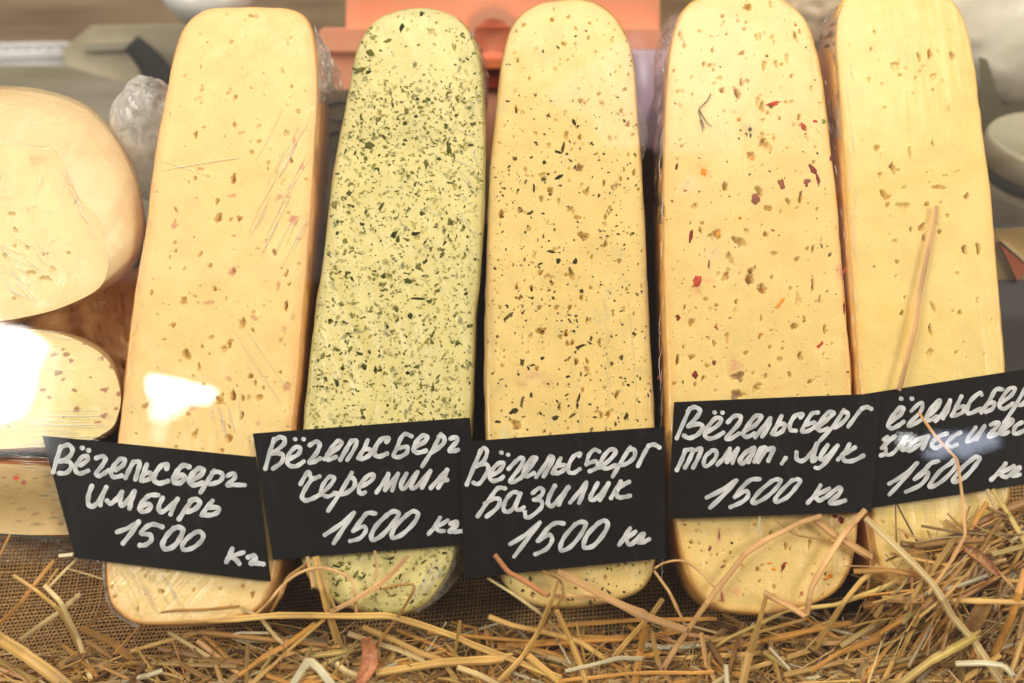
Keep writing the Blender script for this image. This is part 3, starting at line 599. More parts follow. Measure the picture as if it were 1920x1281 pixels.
creases(c3, [(1133 + i, 560 + 40 * i, 1140 + i * 2, 600 + 44 * i) for i in range(5)] + [(1160, 330, 1145, 372), (1090, 760, 1089, 815), (1075, 660, 1073, 720), (922, 560, 925, 700), (1178, 560, 1192, 780)], w=.6, seed=3)
creases(c4, [(1243 - rc.uniform(0, 6), y, 1242 - rc.uniform(0, 8), y + rc.uniform(20, 70)) for y in range(180, 1040, 34)] + [(1396, 270, 1394, 335), (1255 + 0, 60, 1245, 150), (1312, 530, 1311, 548)] + [(1543 + .12 * (y - 120), y, 1546 + .12 * (y - 120), y + rc.uniform(8, 22)) for y in range(150, 720, 40)], w=.8, seed=4)
creases(c5, [(1583 + rc.uniform(-8, 14) + y * .03, y, 1586 + rc.uniform(-8, 14) + y * .03, y + rc.uniform(30, 90)) for y in range(120, 740, 38)] + [(1735, 945, 1738, 980), (1752, 940, 1756, 965), (1700, 970, 1712, 1000), (1640, 965, 1645, 1010)], w=.8, seed=5)

# dill sprig caught under the film of block four
def tube_geo(pts, rads, sides=6, flat=1.0, normal=None):
    pts = np.array(pts, float); V_ = []; F_ = []; n = len(pts); nm = Nax if normal is None else normal
    for i in range(n):
        t = pts[min(i + 1, n - 1)] - pts[max(i - 1, 0)]; t /= np.linalg.norm(t) + 1e-12
        a = np.cross(t, nm); a /= np.linalg.norm(a) + 1e-12; b_ = np.cross(a, t)
        for k in range(sides):
            th = 2 * math.pi * k / sides; V_.append(pts[i] + (a * math.cos(th) + b_ * math.sin(th) * flat) * rads[i])
    for i in range(n - 1):
        for k in range(sides):
            j = (k + 1) % sides; F_.append((i * sides + k, i * sides + j, (i + 1) * sides + j, (i + 1) * sides + k))
    F_.append(tuple(range(sides))[::-1]); F_.append(tuple(range((n - 1) * sides, n * sides)))
    return V_, F_
mb = MB()
for ln in ([(362, 50), (340, 92), (312, 120), (290, 145), (295, 180), (302, 225), (312, 278)], [(290, 145), (315, 190), (340, 225), (367, 248)], [(300, 205), (315, 235), (322, 262)]):
    pp = catmull([Z('z7', *q) for q in ln], 4); v, f = tube_geo([P(q[0], q[1], .0012) for q in pp], [.00042 - .00022 * i / len(pp) for i in range(len(pp))], 5)
    mb.add(v, f, S((70, 66, 56)))
mb.build('dill_sprig', MAT['inclusion'], c4)

# ------------------------------------------------------------------ price cards with handwriting
def smooth_strokes(k, strokes):
    out = []
    for s in strokes:
        s = [(k[0] + x * k[2], k[1] + y * k[2]) for x, y in s]
        out.append(catmull(s, 7) if len(s) > 2 else catmull(s, 4))
    return out
def make_card(label, corners, n, k, lines, pw=4.3):
    P4_ = [np.array(c) for c in corners]           # TL TR BR BL in pixels
    base = P(*((P4_[2] + P4_[3]) / 2), n)
    root = empty('price_card', base, label, 'price card', 'black handwritten price cards')
    q = [P(c[0], c[1], n) for c in P4_]; th = .0006
    v = q + [x - Nax * th for x in q]
    # subdivide the front slightly so the card can bow a touch
    G = 14; fv = []; 
    def bow(s, t): return .0016 * math.sin(math.pi * s) * (.4 + .6 * t)
    for j in range(G + 1):
        for i in range(G + 1):
            s, t = i / G, j / G
            c = (q[0] * (1 - s) + q[1] * s) * (1 - t) + (q[3] * (1 - s) + q[2] * s) * t
            fv.append(c + Nax * bow(s, t))
    nn = (G + 1) ** 2; bv = [x - Nax * th for x in fv]; f = []
    I = lambda i, j: j * (G + 1) + i
    for j in range(G):
        for i in range(G):
            f.append((I(i, j + 1), I(i + 1, j + 1), I(i + 1, j), I(i, j)))
            f.append((nn + I(i, j), nn + I(i + 1, j), nn + I(i + 1, j + 1), nn + I(i, j + 1)))
    for i in range(G):
        f += [(I(i, 0), I(i + 1, 0), nn + I(i + 1, 0), nn + I(i, 0)), (I(i + 1, G), I(i, G), nn + I(i, G), nn + I(i + 1, G)),
              (I(0, i + 1), I(0, i), nn + I(0, i), nn + I(0, i + 1)), (I(G, i), I(G, i + 1), nn + I(G, i + 1), nn + I(G, i))]
    mesh('card_sheet', fv + bv, f, MAT['card'], root, smooth=False)
    # pixel -> (s,t) of the card, to sit the ink on the bowed sheet
    M = np.array([[*UV(*c, n)] for c in P4_])
    e1 = M[1] - M[0]; e2 = M[3] - M[0]; inv = np.linalg.inv(np.stack([e1, e2], 1))
    def place(px, py, lift):
        u = UV(px, py, n); st = inv @ (u - M[0]); s = min(max(st[0], 0), 1); t = min(max(st[1], 0), 1)
        return W3(u[0], u[1], n) + Nax * (bow(s, t) + lift)
    r = random.Random(int(base[0] * 1e4)); cnt = 0
    for li, strokes in enumerate(lines):
        mb = MB()
        for s in smooth_strokes(k, strokes):
            cnt += 1; lift = .00008 + .000022 * cnt; dens = 3
            pts = [np.array(p) for p in s]; m_ = len(pts); V_ = []; C_ = []
            L0 = sum(np.linalg.norm(pts[i + 1] - pts[i]) for i in range(m_ - 1)) + 1e-6
            rows = []
            d0 = pts[1] - pts[0]; d0 /= np.linalg.norm(d0) + 1e-9; d1 = pts[-1] - pts[-2]; d1 /= np.linalg.norm(d1) + 1e-9
            wv = pw * r.uniform(.92, 1.08)
            for a in (80, 50, 25): rows.append((pts[0] - d0 * wv * math.sin(a * D2R), d0, wv * math.cos(a * D2R)))
            for i in range(m_):
                d = pts[min(i + 1, m_ - 1)] - pts[max(i - 1, 0)]; d = d / (np.linalg.norm(d) + 1e-9)
                rows.append((pts[i], d, wv * (1 + .10 * math.sin(i * .9 + cnt))))
            for a in (25, 50, 80): rows.append((pts[-1] + d1 * wv * math.sin(a * D2R), d1, wv * math.cos(a * D2R)))
            g0 = r.uniform(.50, .62)
            for i, (p, d, w_) in enumerate(rows):
                nn_ = np.array([-d[1], d[0]]); g = g0 + .10 * math.sin(i * .37 + cnt) + r.gauss(0, .015)
                for a_, h, gg in ((-1, 0, 1.12), (-.6, .00006, .97), (0, .00005, .9), (.6, .00006, .97), (1, 0, 1.12)):
                    V_.append(place(p[0] + nn_[0] * w_ * a_, p[1] + nn_[1] * w_ * a_, lift + h)); C_.append(np.array((.985, .985, 1.0)) * min(.85, g * gg))
            f_ = []
            for i in range(len(rows) - 1):
                for c_ in range(4): f_.append((5 * i + c_, 5 * i + c_ + 1, 5 * i + c_ + 6, 5 * i + c_ + 5))
            mb.add(V_, f_, np.array(C_))
        mb.build('lettering', MAT['ink'], root)
    return root

KA = (60, 780, .26545); KB = (460, 770, .24202); KC = (860, 790, .24198); KD = (1240, 680, .23419); KE = (1600, 680, .23426)
dot = lambda x, y: [(x, y), (x + 5, y + 2)]
card1 = [
 [[(205, 218), (178, 300), (150, 398)], [(198, 228), (255, 205), (288, 240), (262, 292), (200, 322)], [(205, 320), (265, 325), (280, 360), (245, 402), (190, 405)], dot(355, 226), dot(400, 244),
  [(345, 350), (388, 320), (398, 292), (365, 287), (322, 335), (308, 382), (340, 408), (400, 388)], [(455, 300), (500, 287), (523, 305), (500, 350), (458, 405), (475, 425), (512, 408), (545, 385)],
  [(595, 385), (648, 348), (658, 312), (625, 308), (582, 355), (562, 400), (582, 433), (640, 423)], [(665, 440), (692, 380), (722, 325)], [(722, 325), (765, 332), (752, 390), (735, 450)], [(815, 345), (795, 400), (775, 458)], [(798, 410), (838, 402), (843, 440), (790, 462)],
  [(955, 375), (960, 348), (920, 352), (875, 410), (868, 455), (905, 478), (965, 462)], [(1115, 362), (1070, 352), (1030, 392), (1005, 440), (1012, 470), (1050, 475), (1085, 440), (1062, 420), (1015, 445)],
  [(1130, 460), (1200, 415), (1212, 382), (1178, 375), (1130, 420), (1118, 468), (1150, 490), (1210, 475)], [(1290, 388), (1240, 470), (1195, 542)], [(1275, 402), (1320, 397), (1350, 420), (1330, 462), (1262, 485)], [(1385, 425), (1420, 407), (1438, 430), (1415, 460), (1380, 490), (1430, 488), (1505, 490)]],
 [[(428, 495), (405, 560), (402, 620), (430, 642), (480, 600), (530, 505)], [(530, 505), (502, 570), (488, 632)], [(535, 600), (562, 620), (602, 590), (642, 540)], [(642, 540), (628, 600), (645, 635), (690, 590), (730, 535)], [(730, 535), (708, 600), (696, 655)],
  [(898, 562), (842, 562), (800, 592), (770, 640), (772, 672), (812, 675), (845, 650), (830, 622), (785, 640)], [(930, 580), (903, 640), (915, 682), (965, 655), (1035, 588)], [(1035, 588), (1005, 645), (985, 698)], [(1140, 592), (1092, 660), (1045, 732)], [(1122, 602), (1170, 592), (1190, 620), (1160, 658), (1105, 680)], [(1280, 602), (1240, 650), (1205, 702)], [(1250, 652), (1310, 647), (1322, 675), (1280, 700), (1215, 703)]],
 [[(608, 822), (690, 792), (762, 748)], [(762, 748), (720, 815), (650, 902)], [(930, 787), (870, 768), (822, 782), (780, 830), (842, 842), (850, 880), (810, 912), (768, 915)], [(1010, 795), (962, 845), (930, 910), (955, 942), (1012, 920), (1060, 855), (1072, 802), (1038, 788), (1005, 800)], [(1155, 828), (1102, 870), (1068, 920), (1090, 948), (1150, 930), (1205, 882), (1215, 838), (1182, 818), (1150, 832)],
  [(1420, 940), (1400, 990), (1380, 1032)], [(1500, 965), (1435, 985), (1405, 995)], [(1415, 995), (1450, 1020), (1470, 1045)], [(1530, 1000), (1570, 988), (1583, 1008), (1550, 1042), (1600, 1042), (1640, 1048)]]]
card2 = [
 [[(225, 220), (195, 310), (155, 452)], [(218, 240), (265, 207), (303, 220), (298, 262), (215, 332)], [(222, 332), (290, 342), (283, 400), (215, 450)], dot(385, 222), dot(450, 222),
  [(335, 380), (408, 342), (428, 298), (395, 283), (345, 332), (327, 392), (345, 428), (400, 430), (455, 395)], [(500, 270), (550, 243), (578, 262), (558, 322), (500, 398), (530, 400), (583, 372)], [(615, 378), (650, 345), (720, 292), (748, 252), (718, 238), (670, 292), (635, 350), (645, 383), (705, 360)],
  [(738, 383), (790, 292), (825, 235)], [(825, 235), (865, 240), (842, 305), (792, 385)], [(950, 232), (920, 300), (875, 370)], [(920, 302), (965, 302), (970, 340), (920, 373), (880, 372)], [(1095, 245), (1112, 218), (1060, 222), (1012, 282), (1005, 340), (1040, 358), (1100, 335)],
  [(1290, 202), (1240, 183), (1203, 222), (1178, 290), (1150, 350), (1190, 363), (1250, 330), (1255, 284), (1195, 292)], [(1320, 282), (1390, 243), (1408, 205), (1370, 198), (1322, 252), (1307, 310), (1340, 328), (1402, 312)], [(1515, 182), (1455, 300), (1370, 435)], [(1500, 202), (1538, 203), (1533, 260), (1440, 330)], [(1590, 220), (1628, 207), (1640, 240), (1582, 305), (1612, 315), (1650, 305)]],
 [[(430, 572), (468, 505), (492, 478), (520, 528), (578, 512)], [(520, 530), (472, 600), (442, 668), (470, 698), (530, 680), (585, 650)], [(585, 650), (660, 582), (692, 525), (652, 517), (602, 582), (592, 638), (640, 668), (705, 640)], [(828, 485), (750, 620), (645, 778)], [(812, 512), (850, 542), (840, 600), (762, 650), (692, 640)], [(900, 592), (970, 552), (1000, 505), (960, 503), (902, 562), (882, 618), (900, 648), (930, 635)],
  [(1018, 638), (1070, 562), (1110, 492)], [(1110, 492), (1085, 618)], [(1085, 618), (1185, 492)], [(1185, 492), (1140, 622)], [(1250, 492), (1207, 580), (1240, 600), (1335, 480)], [(1335, 480), (1285, 590), (1330, 590), (1435, 470)], [(1435, 470), (1370, 600)], [(1437, 603), (1510, 520), (1565, 460)], [(1565, 460), (1540, 530), (1495, 600)], [(1490, 552), (1565, 540)]],
 [[(620, 965), (740, 885), (845, 795)], [(845, 795), (770, 905), (690, 1028)], [(1010, 800), (950, 797), (908, 842), (840, 935)], [(848, 928), (918, 900), (938, 932), (892, 990), (815, 1013)], [(1100, 812), (1020, 892), (980, 970), (992, 1003), (1060, 970), (1150, 872), (1190, 802), (1150, 783), (1095, 815)], [(1255, 812), (1180, 882), (1137, 960), (1152, 988), (1220, 960), (1310, 872), (1340, 802), (1300, 783), (1250, 815)],
  [(1510, 832), (1470, 900), (1422, 958)], [(1570, 852), (1500, 895), (1460, 910)], [(1470, 905), (1500, 932), (1540, 935)], [(1590, 880), (1633, 863), (1638, 892), (1582, 935), (1622, 940), (1680, 935)]]]
card3 = [
 [[(172, 225), (122, 345), (62, 492)], [(165, 240), (195, 208), (220, 232), (200, 300), (140, 350)], [(148, 345), (212, 332), (228, 372), (190, 448), (150, 488), (112, 475)], dot(328, 243), dot(380, 260),
  [(250, 420), (310, 390), (348, 335), (320, 322), (272, 362), (242, 420), (260, 462), (320, 450), (345, 430)], [(385, 372), (432, 322), (475, 287), (500, 292), (480, 352), (402, 458), (422, 473), (480, 442)], [(480, 442), (560, 352), (600, 288), (568, 288), (520, 352), (502, 410), (530, 428), (585, 402)],
  [(600, 435), (660, 352), (710, 272)], [(710, 272), (732, 292), (700, 355), (658, 428)], [(790, 290), (760, 342), (725, 402)], [(762, 347), (820, 342), (820, 372), (780, 400), (732, 405)], [(932, 272), (942, 252), (892, 272), (852, 342), (852, 392), (890, 403), (938, 372)], [(1090, 238), (1052, 223), (1010, 262), (987, 340)], [(990, 333), (1058, 312), (1078, 340), (1060, 370), (1012, 390)],
  [(1090, 362), (1168, 302), (1218, 235), (1170, 223), (1112, 292), (1102, 350), (1150, 368), (1210, 342)], [(1328, 203), (1260, 312), (1192, 430)], [(1312, 222), (1360, 222), (1358, 280), (1300, 330), (1232, 342)], [(1387, 350), (1430, 262), (1470, 192)], [(1470, 192), (1512, 182), (1555, 205)]],
 [[(360, 522), (302, 522), (240, 605), (147, 738)], [(202, 640), (270, 602), (318, 612), (300, 670), (217, 740)], [(470, 562), (422, 552), (372, 602), (347, 670), (367, 703), (420, 680), (480, 562)], [(462, 602), (442, 670), (470, 690), (505, 668)], [(572, 560), (620, 522), (653, 532), (640, 578), (582, 610)], [(582, 610), (640, 622), (638, 672), (560, 740), (522, 745), (512, 702)],
  [(745, 502), (702, 582), (692, 640), (722, 658), (780, 602), (850, 512)], [(850, 512), (802, 592), (775, 650)], [(862, 633), (930, 552), (988, 477)], [(988, 477), (962, 562), (932, 633)], [(1075, 482), (1032, 562), (1017, 602), (1050, 610), (1110, 552), (1160, 482)], [(1160, 482), (1122, 562), (1092, 612)], [(1255, 467), (1215, 532), (1177, 600)], [(1318, 472), (1260, 502), (1217, 545)], [(1217, 545), (1232, 590), (1275, 590), (1325, 580)]],
 [[(400, 953), (520, 880), (628, 787)], [(628, 787), (540, 905), (430, 1050)], [(813, 795), (750, 792), (690, 832), (612, 930)], [(620, 927), (700, 882), (723, 922), (680, 990), (592, 1033)], [(900, 802), (822, 892), (787, 970), (800, 1003), (870, 970), (950, 872), (983, 793), (942, 783), (895, 805)], [(1080, 792), (1002, 872), (967, 950), (982, 983), (1050, 960), (1130, 862), (1153, 793), (1120, 773), (1072, 798)],
  [(1325, 832), (1282, 900), (1242, 958)], [(1368, 857), (1312, 900), (1277, 915)], [(1290, 905), (1310, 948), (1340, 953), (1400, 892), (1430, 872), (1420, 902), (1387, 935), (1420, 940), (1473, 915)]]]
card4 = [
 [[(227, 368), (182, 470), (122, 608)], [(212, 390), (260, 357), (308, 382), (288, 430), (215, 512)], [(215, 512), (300, 492), (328, 520), (290, 578), (222, 605), (180, 585)], dot(422, 400), dot(485, 402),
  [(360, 560), (440, 512), (478, 462), (440, 443), (382, 502), (347, 570), (370, 608), (430, 600), (495, 562)], [(530, 480), (580, 432), (630, 432), (618, 490), (522, 600), (547, 613), (620, 570)], [(660, 552), (748, 502), (798, 435), (750, 432), (692, 502), (653, 570), (680, 598), (745, 570)], [(747, 600), (810, 522), (870, 447)], [(870, 447), (852, 522), (802, 595)],
  [(958, 432), (920, 512), (882, 570)], [(922, 502), (978, 492), (973, 540), (930, 573), (888, 575)], [(1110, 442), (1128, 417), (1070, 427), (1027, 492), (1030, 540), (1072, 548)], [(1250, 402), (1202, 412), (1162, 472), (1122, 550), (1170, 550), (1228, 512), (1220, 483), (1162, 500)], [(1240, 532), (1320, 462), (1378, 405), (1332, 402), (1280, 462), (1243, 520), (1270, 548), (1330, 530)], [(1458, 382), (1380, 502), (1265, 628)], [(1442, 402), (1488, 402), (1478, 450), (1402, 518), (1372, 515)], [(1492, 515), (1560, 422), (1600, 372)], [(1600, 372), (1640, 357), (1678, 372)]],
 [[(190, 702), (162, 780), (122, 863)], [(200, 702), (250, 702), (222, 780), (187, 843)], [(250, 712), (318, 692), (290, 770), (252, 843)], [(402, 710), (352, 752), (337, 818), (370, 828), (428, 770), (438, 712), (402, 705)], [(445, 820), (500, 762), (545, 692)], [(545, 692), (520, 798)], [(520, 798), (608, 692)], [(608, 692), (565, 808)], [(722, 690), (662, 732), (622, 790), (650, 808), (720, 742), (738, 685)], [(738, 685), (692, 800)],
  [(740, 797), (792, 690)], [(797, 690), (832, 690), (770, 800)], [(840, 702), (892, 690), (850, 790)], [(990, 765), (957, 813)], [(1075, 722), (1080, 778), (1130, 788), (1200, 722), (1243, 650)], [(1243, 650), (1200, 790), (1235, 770)], [(1325, 665), (1270, 750), (1285, 782), (1340, 740), (1405, 668)], [(1405, 668), (1330, 780), (1262, 843), (1225, 845)], [(1500, 657), (1460, 722), (1407, 780)], [(1545, 682), (1482, 722), (1442, 740)], [(1442, 740), (1462, 788), (1530, 788), (1613, 747)]],
 [[(360, 1083), (480, 1022), (595, 947)], [(595, 947), (500, 1055), (387, 1163)], [(780, 937), (712, 942), (650, 992), (582, 1080)], [(590, 1072), (670, 1032), (688, 1070), (640, 1118), (547, 1160)], [(880, 950), (782, 1032), (722, 1110), (740, 1128), (820, 1090), (900, 1022), (948, 952), (920, 938), (870, 955)], [(1040, 945), (950, 1032), (902, 1100), (920, 1118), (1000, 1080), (1070, 1002), (1103, 952), (1080, 938), (1032, 952)],
  [(1265, 987), (1222, 1060), (1162, 1128)], [(1335, 1012), (1262, 1050), (1222, 1070)], [(1222, 1070), (1250, 1108), (1290, 1090)], [(1310, 1080), (1400, 1012), (1430, 1012), (1410, 1060), (1342, 1118), (1380, 1130), (1463, 1107)]]]
card5 = [
 [[(290, 480), (370, 422), (398, 373), (370, 363), (312, 430), (277, 500), (300, 528), (350, 510), (400, 475)], dot(378, 290), dot(463, 290), [(460, 390), (520, 332), (550, 332), (530, 400), (442, 490), (457, 508), (540, 460)], [(590, 432), (660, 372), (690, 303), (642, 340), (592, 410), (582, 460), (620, 460), (660, 432)], [(652, 473), (720, 392), (770, 302)], [(770, 302), (752, 380), (712, 450)],
  [(860, 272), (820, 352), (782, 430)], [(822, 370), (880, 352), (868, 400), (802, 430)], [(1020, 262), (1002, 247), (932, 310), (902, 390), (930, 408), (1010, 372)], [(1185, 217), (1132, 222), (1082, 310), (1017, 403)], [(1072, 330), (1120, 322), (1108, 370), (1052, 400)], [(1160, 332), (1250, 272), (1288, 213), (1240, 213), (1182, 290), (1162, 350), (1200, 373), (1268, 330)], [(1370, 212), (1282, 360), (1197, 488)], [(1360, 222), (1400, 262), (1342, 340), (1282, 332)], [(1430, 320), (1480, 215)], [(1480, 215), (1545, 200)]],
 [[(325, 592), (270, 640), (225, 685)], [(240, 620), (270, 597)], [(215, 745), (255, 732)], [(255, 690), (262, 738), (310, 728), (370, 662), (420, 592)], [(420, 592), (382, 700), (420, 690)], [(592, 592), (502, 622), (432, 690), (452, 708), (530, 650), (592, 590)], [(592, 590), (545, 690)], [(740, 572), (682, 592), (622, 650), (640, 688), (690, 670)], [(850, 562), (782, 602), (742, 650), (770, 678), (820, 660)], [(970, 522), (912, 600), (902, 638), (960, 610), (1040, 512)], [(1040, 512), (975, 620)],
  [(1090, 502), (1138, 482), (1150, 502), (1072, 590), (1100, 593), (1140, 572)], [(1170, 550), (1240, 502), (1268, 465), (1230, 472), (1162, 550), (1182, 578), (1230, 560)], [(1340, 482), (1292, 510), (1272, 560), (1300, 573), (1366, 542)], [(1420, 460), (1385, 540)], [(1470, 450), (1400, 500), (1440, 530)]],
 [[(280, 973), (400, 900), (503, 807)], [(503, 807), (400, 932), (282, 1058)], [(670, 792), (612, 810), (560, 862), (482, 935)], [(490, 932), (570, 882), (588, 902), (530, 980), (412, 1038)], [(785, 800), (682, 872), (602, 980), (617, 998), (700, 950), (790, 862), (818, 802), (790, 783), (772, 808)], [(945, 772), (852, 852), (787, 940), (802, 958), (880, 920), (960, 832), (998, 772), (970, 758), (932, 778)],
  [(1205, 812), (1152, 880), (1087, 943)], [(1270, 832), (1202, 870), (1152, 890)], [(1155, 890), (1190, 918), (1230, 908), (1310, 842), (1308, 862), (1252, 910), (1318, 900)]]]
make_card('skewed black price card with white handwriting Имбирь 1500 кг', [(79, 817), (480, 857), (508, 1091), (141, 1046)], .0055, KA, card1, 4.4)
make_card('black price card with white handwriting черемша 1500 кг on the green-flecked cheese', [(474, 813), (881, 783), (904, 1019), (512, 1050)], .0045, KB, card2, 4.0)
make_card('black price card with white handwriting Базилик 1500 кг, in front of the basil cheese', [(862, 829), (1246, 800), (1247, 1047), (870, 1085)], .0075, KC, card3, 3.9)
make_card('black price card with white handwriting томат, лук 1500 кг on the tomato cheese', [(1264, 754), (1652, 738), (1634, 961), (1252, 973)], .0075, KD, card4, 3.9)
make_card('black price card with white handwriting, tucked behind its neighbour, cut by the right frame edge', [(1600, 742), (2030, 676), (2044, 890), (1612, 956)], .0045, KE, card5, 3.7)

# ------------------------------------------------------------------ burlap
def burlap_n(v):
    """height of the cloth over the board, rising towards the viewer"""
    v0 = UV(800, 1120, -.06)[1]; t = np.clip((v0 - v) / .07, 0, 1)
    return NB + .001 + (.058 * t * t * (3 - 2 * t))
def cloth_n(u, v):
    return burlap_n(v) + .006 * (fbm(u * 14 + 9, v * 14 + 3, 91, 3) - .5) * np.clip((-.10 - v) / .05, .2, 1)
va, vb = UV(960, 1330, -.03)[1], -.06
mb_b = []; pitch = .0026; hw = .00056
def threads(along_u, u0, u1, v0, v1, colr):
    """flat-roofed ribbons woven over and under"""
    VV = []; FF = []; CC = []; base = 0
    span = (v1 - v0) if along_u else (u1 - u0); ln = (u1 - u0) if along_u else (v1 - v0)
    nt_ = int(span / pitch); ns = int(ln / pitch * 2) + 1
    for k in range(nt_):
        s = np.arange(ns) * pitch / 2; ph = k % 2
        wob = .00035 * (vnoise(s * 90, np.full(ns, k * 3.1), 5) - .5) * 2 + .0003 * (vnoise(np.full(ns, k * 1.7), s * 20, 6) - .5) * 2
        cc = (v0 if along_u else u0) + k * pitch + wob
        z = .00075 * np.cos(math.pi * (np.arange(ns) / 2. + ph)) * (1 if along_u else -1)
        w_ = hw * (.65 + .7 * vnoise(s * 120, np.full(ns, k * 5.3), 8))
        rows = []
        for off, dz in ((-1, 0), (0, .0005), (1, 0)):
            a, b_ = (u0 + s, cc + off * w_) if along_u else (cc + off * w_, v0 + s)
            sh = .25 * (b_ - v0) * (1 if True else 0)                    # cloth laid slightly askew
            a = a + sh * .35 + .006 * (vnoise(a * 9, b_ * 9, 61) - .5); b2 = b_ + a * .10 + .016 * (vnoise(a * 7, b_ * 11, 62) - .5)
            n_ = cloth_n(a, b2) + z + dz
            rows.append(Rt[None] * a[:, None] + Vax[None] * b2[:, None] + Nax[None] * n_[:, None])
        v = np.stack(rows, 1).reshape(-1, 3); VV.append(v)
        g = .75 + .5 * vnoise(s * 60, np.full(ns, k * 2.3 + 50 * along_u), 12)
        CC.append(np.repeat(g[:, None] * np.array(colr)[None], 3, 0))
        i = np.arange(ns - 1) * 3 + base
        FF.append(np.stack([i, i + 1, i + 4, i + 3], -1)); FF.append(np.stack([i + 1, i + 2, i + 5, i + 4], -1)); base += len(v)
    return np.concatenate(VV), np.concatenate(FF), np.concatenate(CC)
v1_, f1_, cc1 = threads(True, -.42, .42, va, vb, S((206, 166, 110)))
v2_, f2_, cc2 = threads(False, -.42, .42, va, vb, S((196, 154, 98)))
burlap = mesh('burlap_cloth', np.concatenate([v1_, v2_]), np.concatenate([f1_, f2_ + len(v1_)]), attr_mat('burlap_thread', .8, .2, .0003, 900), None, np.concatenate([cc1, cc2]), loc=W3(0, -.2, NB))
burlap.location = W3(0, -.2, NB)
tag(burlap, 'brown woven burlap cloth lying under the cheese blocks and straw', 'burlap')
us = np.linspace(-.5, .5, 60); vv_ = np.linspace(va - .02, vb + .02, 40); g = [W3(u, v, float(cloth_n(np.array(u), np.array(v))) - .0016) for v in vv_ for u in us]
idx = np.arange(2400).reshape(40, 60)
tag(mesh('board_lining', g, np.stack([idx[:-1, :-1], idx[:-1, 1:], idx[1:, 1:], idx[1:, :-1]], -1).reshape(-1, 4), simple('dark_lining', S((104, 76, 46)), .8, S((74, 52, 30)), 60)), kind='structure')

# ------------------------------------------------------------------ straw
STR = {'g': (236, 188, 108), 'p': (240, 208, 148), 'o': (226, 162, 78), 'b': (184, 134, 72), 'k': (232, 180, 120), 'w': (246, 230, 190), 'd': (110, 76, 40), 'r': (206, 138, 90), 'y': (222, 190, 110)}
def bent(pts, seed=0, step=34.):
    """a dry stalk: straight runs joined by tight kinks"""
    pts = [np.array(p, float) for p in pts]; out = [pts[0]]; r = random.Random(seed)
    for i in range(1, len(pts)):
        a, b_ = pts[i - 1], pts[i]; l = np.linalg.norm(b_ - a); m_ = max(1, int(l / step))
        for k in range(1, m_):
            out.append(a + (b_ - a) * k / m_ + np.array([r.gauss(0, .45), r.gauss(0, .45)]))
        if i < len(pts) - 1:
            c = pts[i + 1]; l2 = np.linalg.norm(c - b_); e = min(5., l * .3, l2 * .3)
            out += [b_ - (b_ - a) / (l + 1e-9) * e, b_ + (c - b_) / (l2 + 1e-9) * e]
        else: out.append(b_)
    return out
def straw_geo(pts3, w0, w1, colr, seed, sides=8, flat=.7, split=False):
    r = random.Random(seed); pts = np.array(pts3); n = len(pts)
    rads = [(w0 + (w1 - w0) * i / (n - 1)) * (1 + .06 * math.sin(i * 1.3 + seed)) for i in range(n)]
    if n > 5:
        for nd in range(r.choice((0, 1, 1, 2))):
            k = r.randrange(2, n - 2); rads[k] *= 1.18
    V_, F_ = tube_geo(pts, rads, sides, flat)
    if sides >= 8:                                   # ribs along the stalk, bruised ragged ends
        cen_ = np.repeat(pts, sides, 0); Vn = np.array(V_); k_ = np.tile([1.06, .9, 1.02, .86] * (sides // 4), n)
        Vn = cen_ + (Vn - cen_) * k_[:, None]
        d_ = pts[-1] - pts[-2]; d_ /= np.linalg.norm(d_) + 1e-9
        for q_ in range(sides): Vn[(n - 1) * sides + q_] += d_ * rads[-1] * r.uniform(-1.2, 2.0)
        V_ = list(Vn)
    base = np.array(S(colr)); st = [r.uniform(.6, 1.2) for _ in range(sides)]; C_ = []
    for i in range(n):
        along = 1 + .16 * math.sin(i * .8 + seed * 1.7) + r.gauss(0, .05); endd = .8 if i in (0, n - 1) else 1
        for k in range(sides): C_.append(np.clip(base * along * st[k] * endd * np.array([1, r.uniform(.97, 1.02), r.uniform(.9, 1.05)]), 0, 1))
    return V_, F_, np.array(C_)
MMPX = .66 / FPX
def n_auto(x, y):
    t = min(max((y - 1110) / 120., 0), 1); t = t * t * (3 - 2 * t)
    return .007 * (1 - t) + (-.022) * t
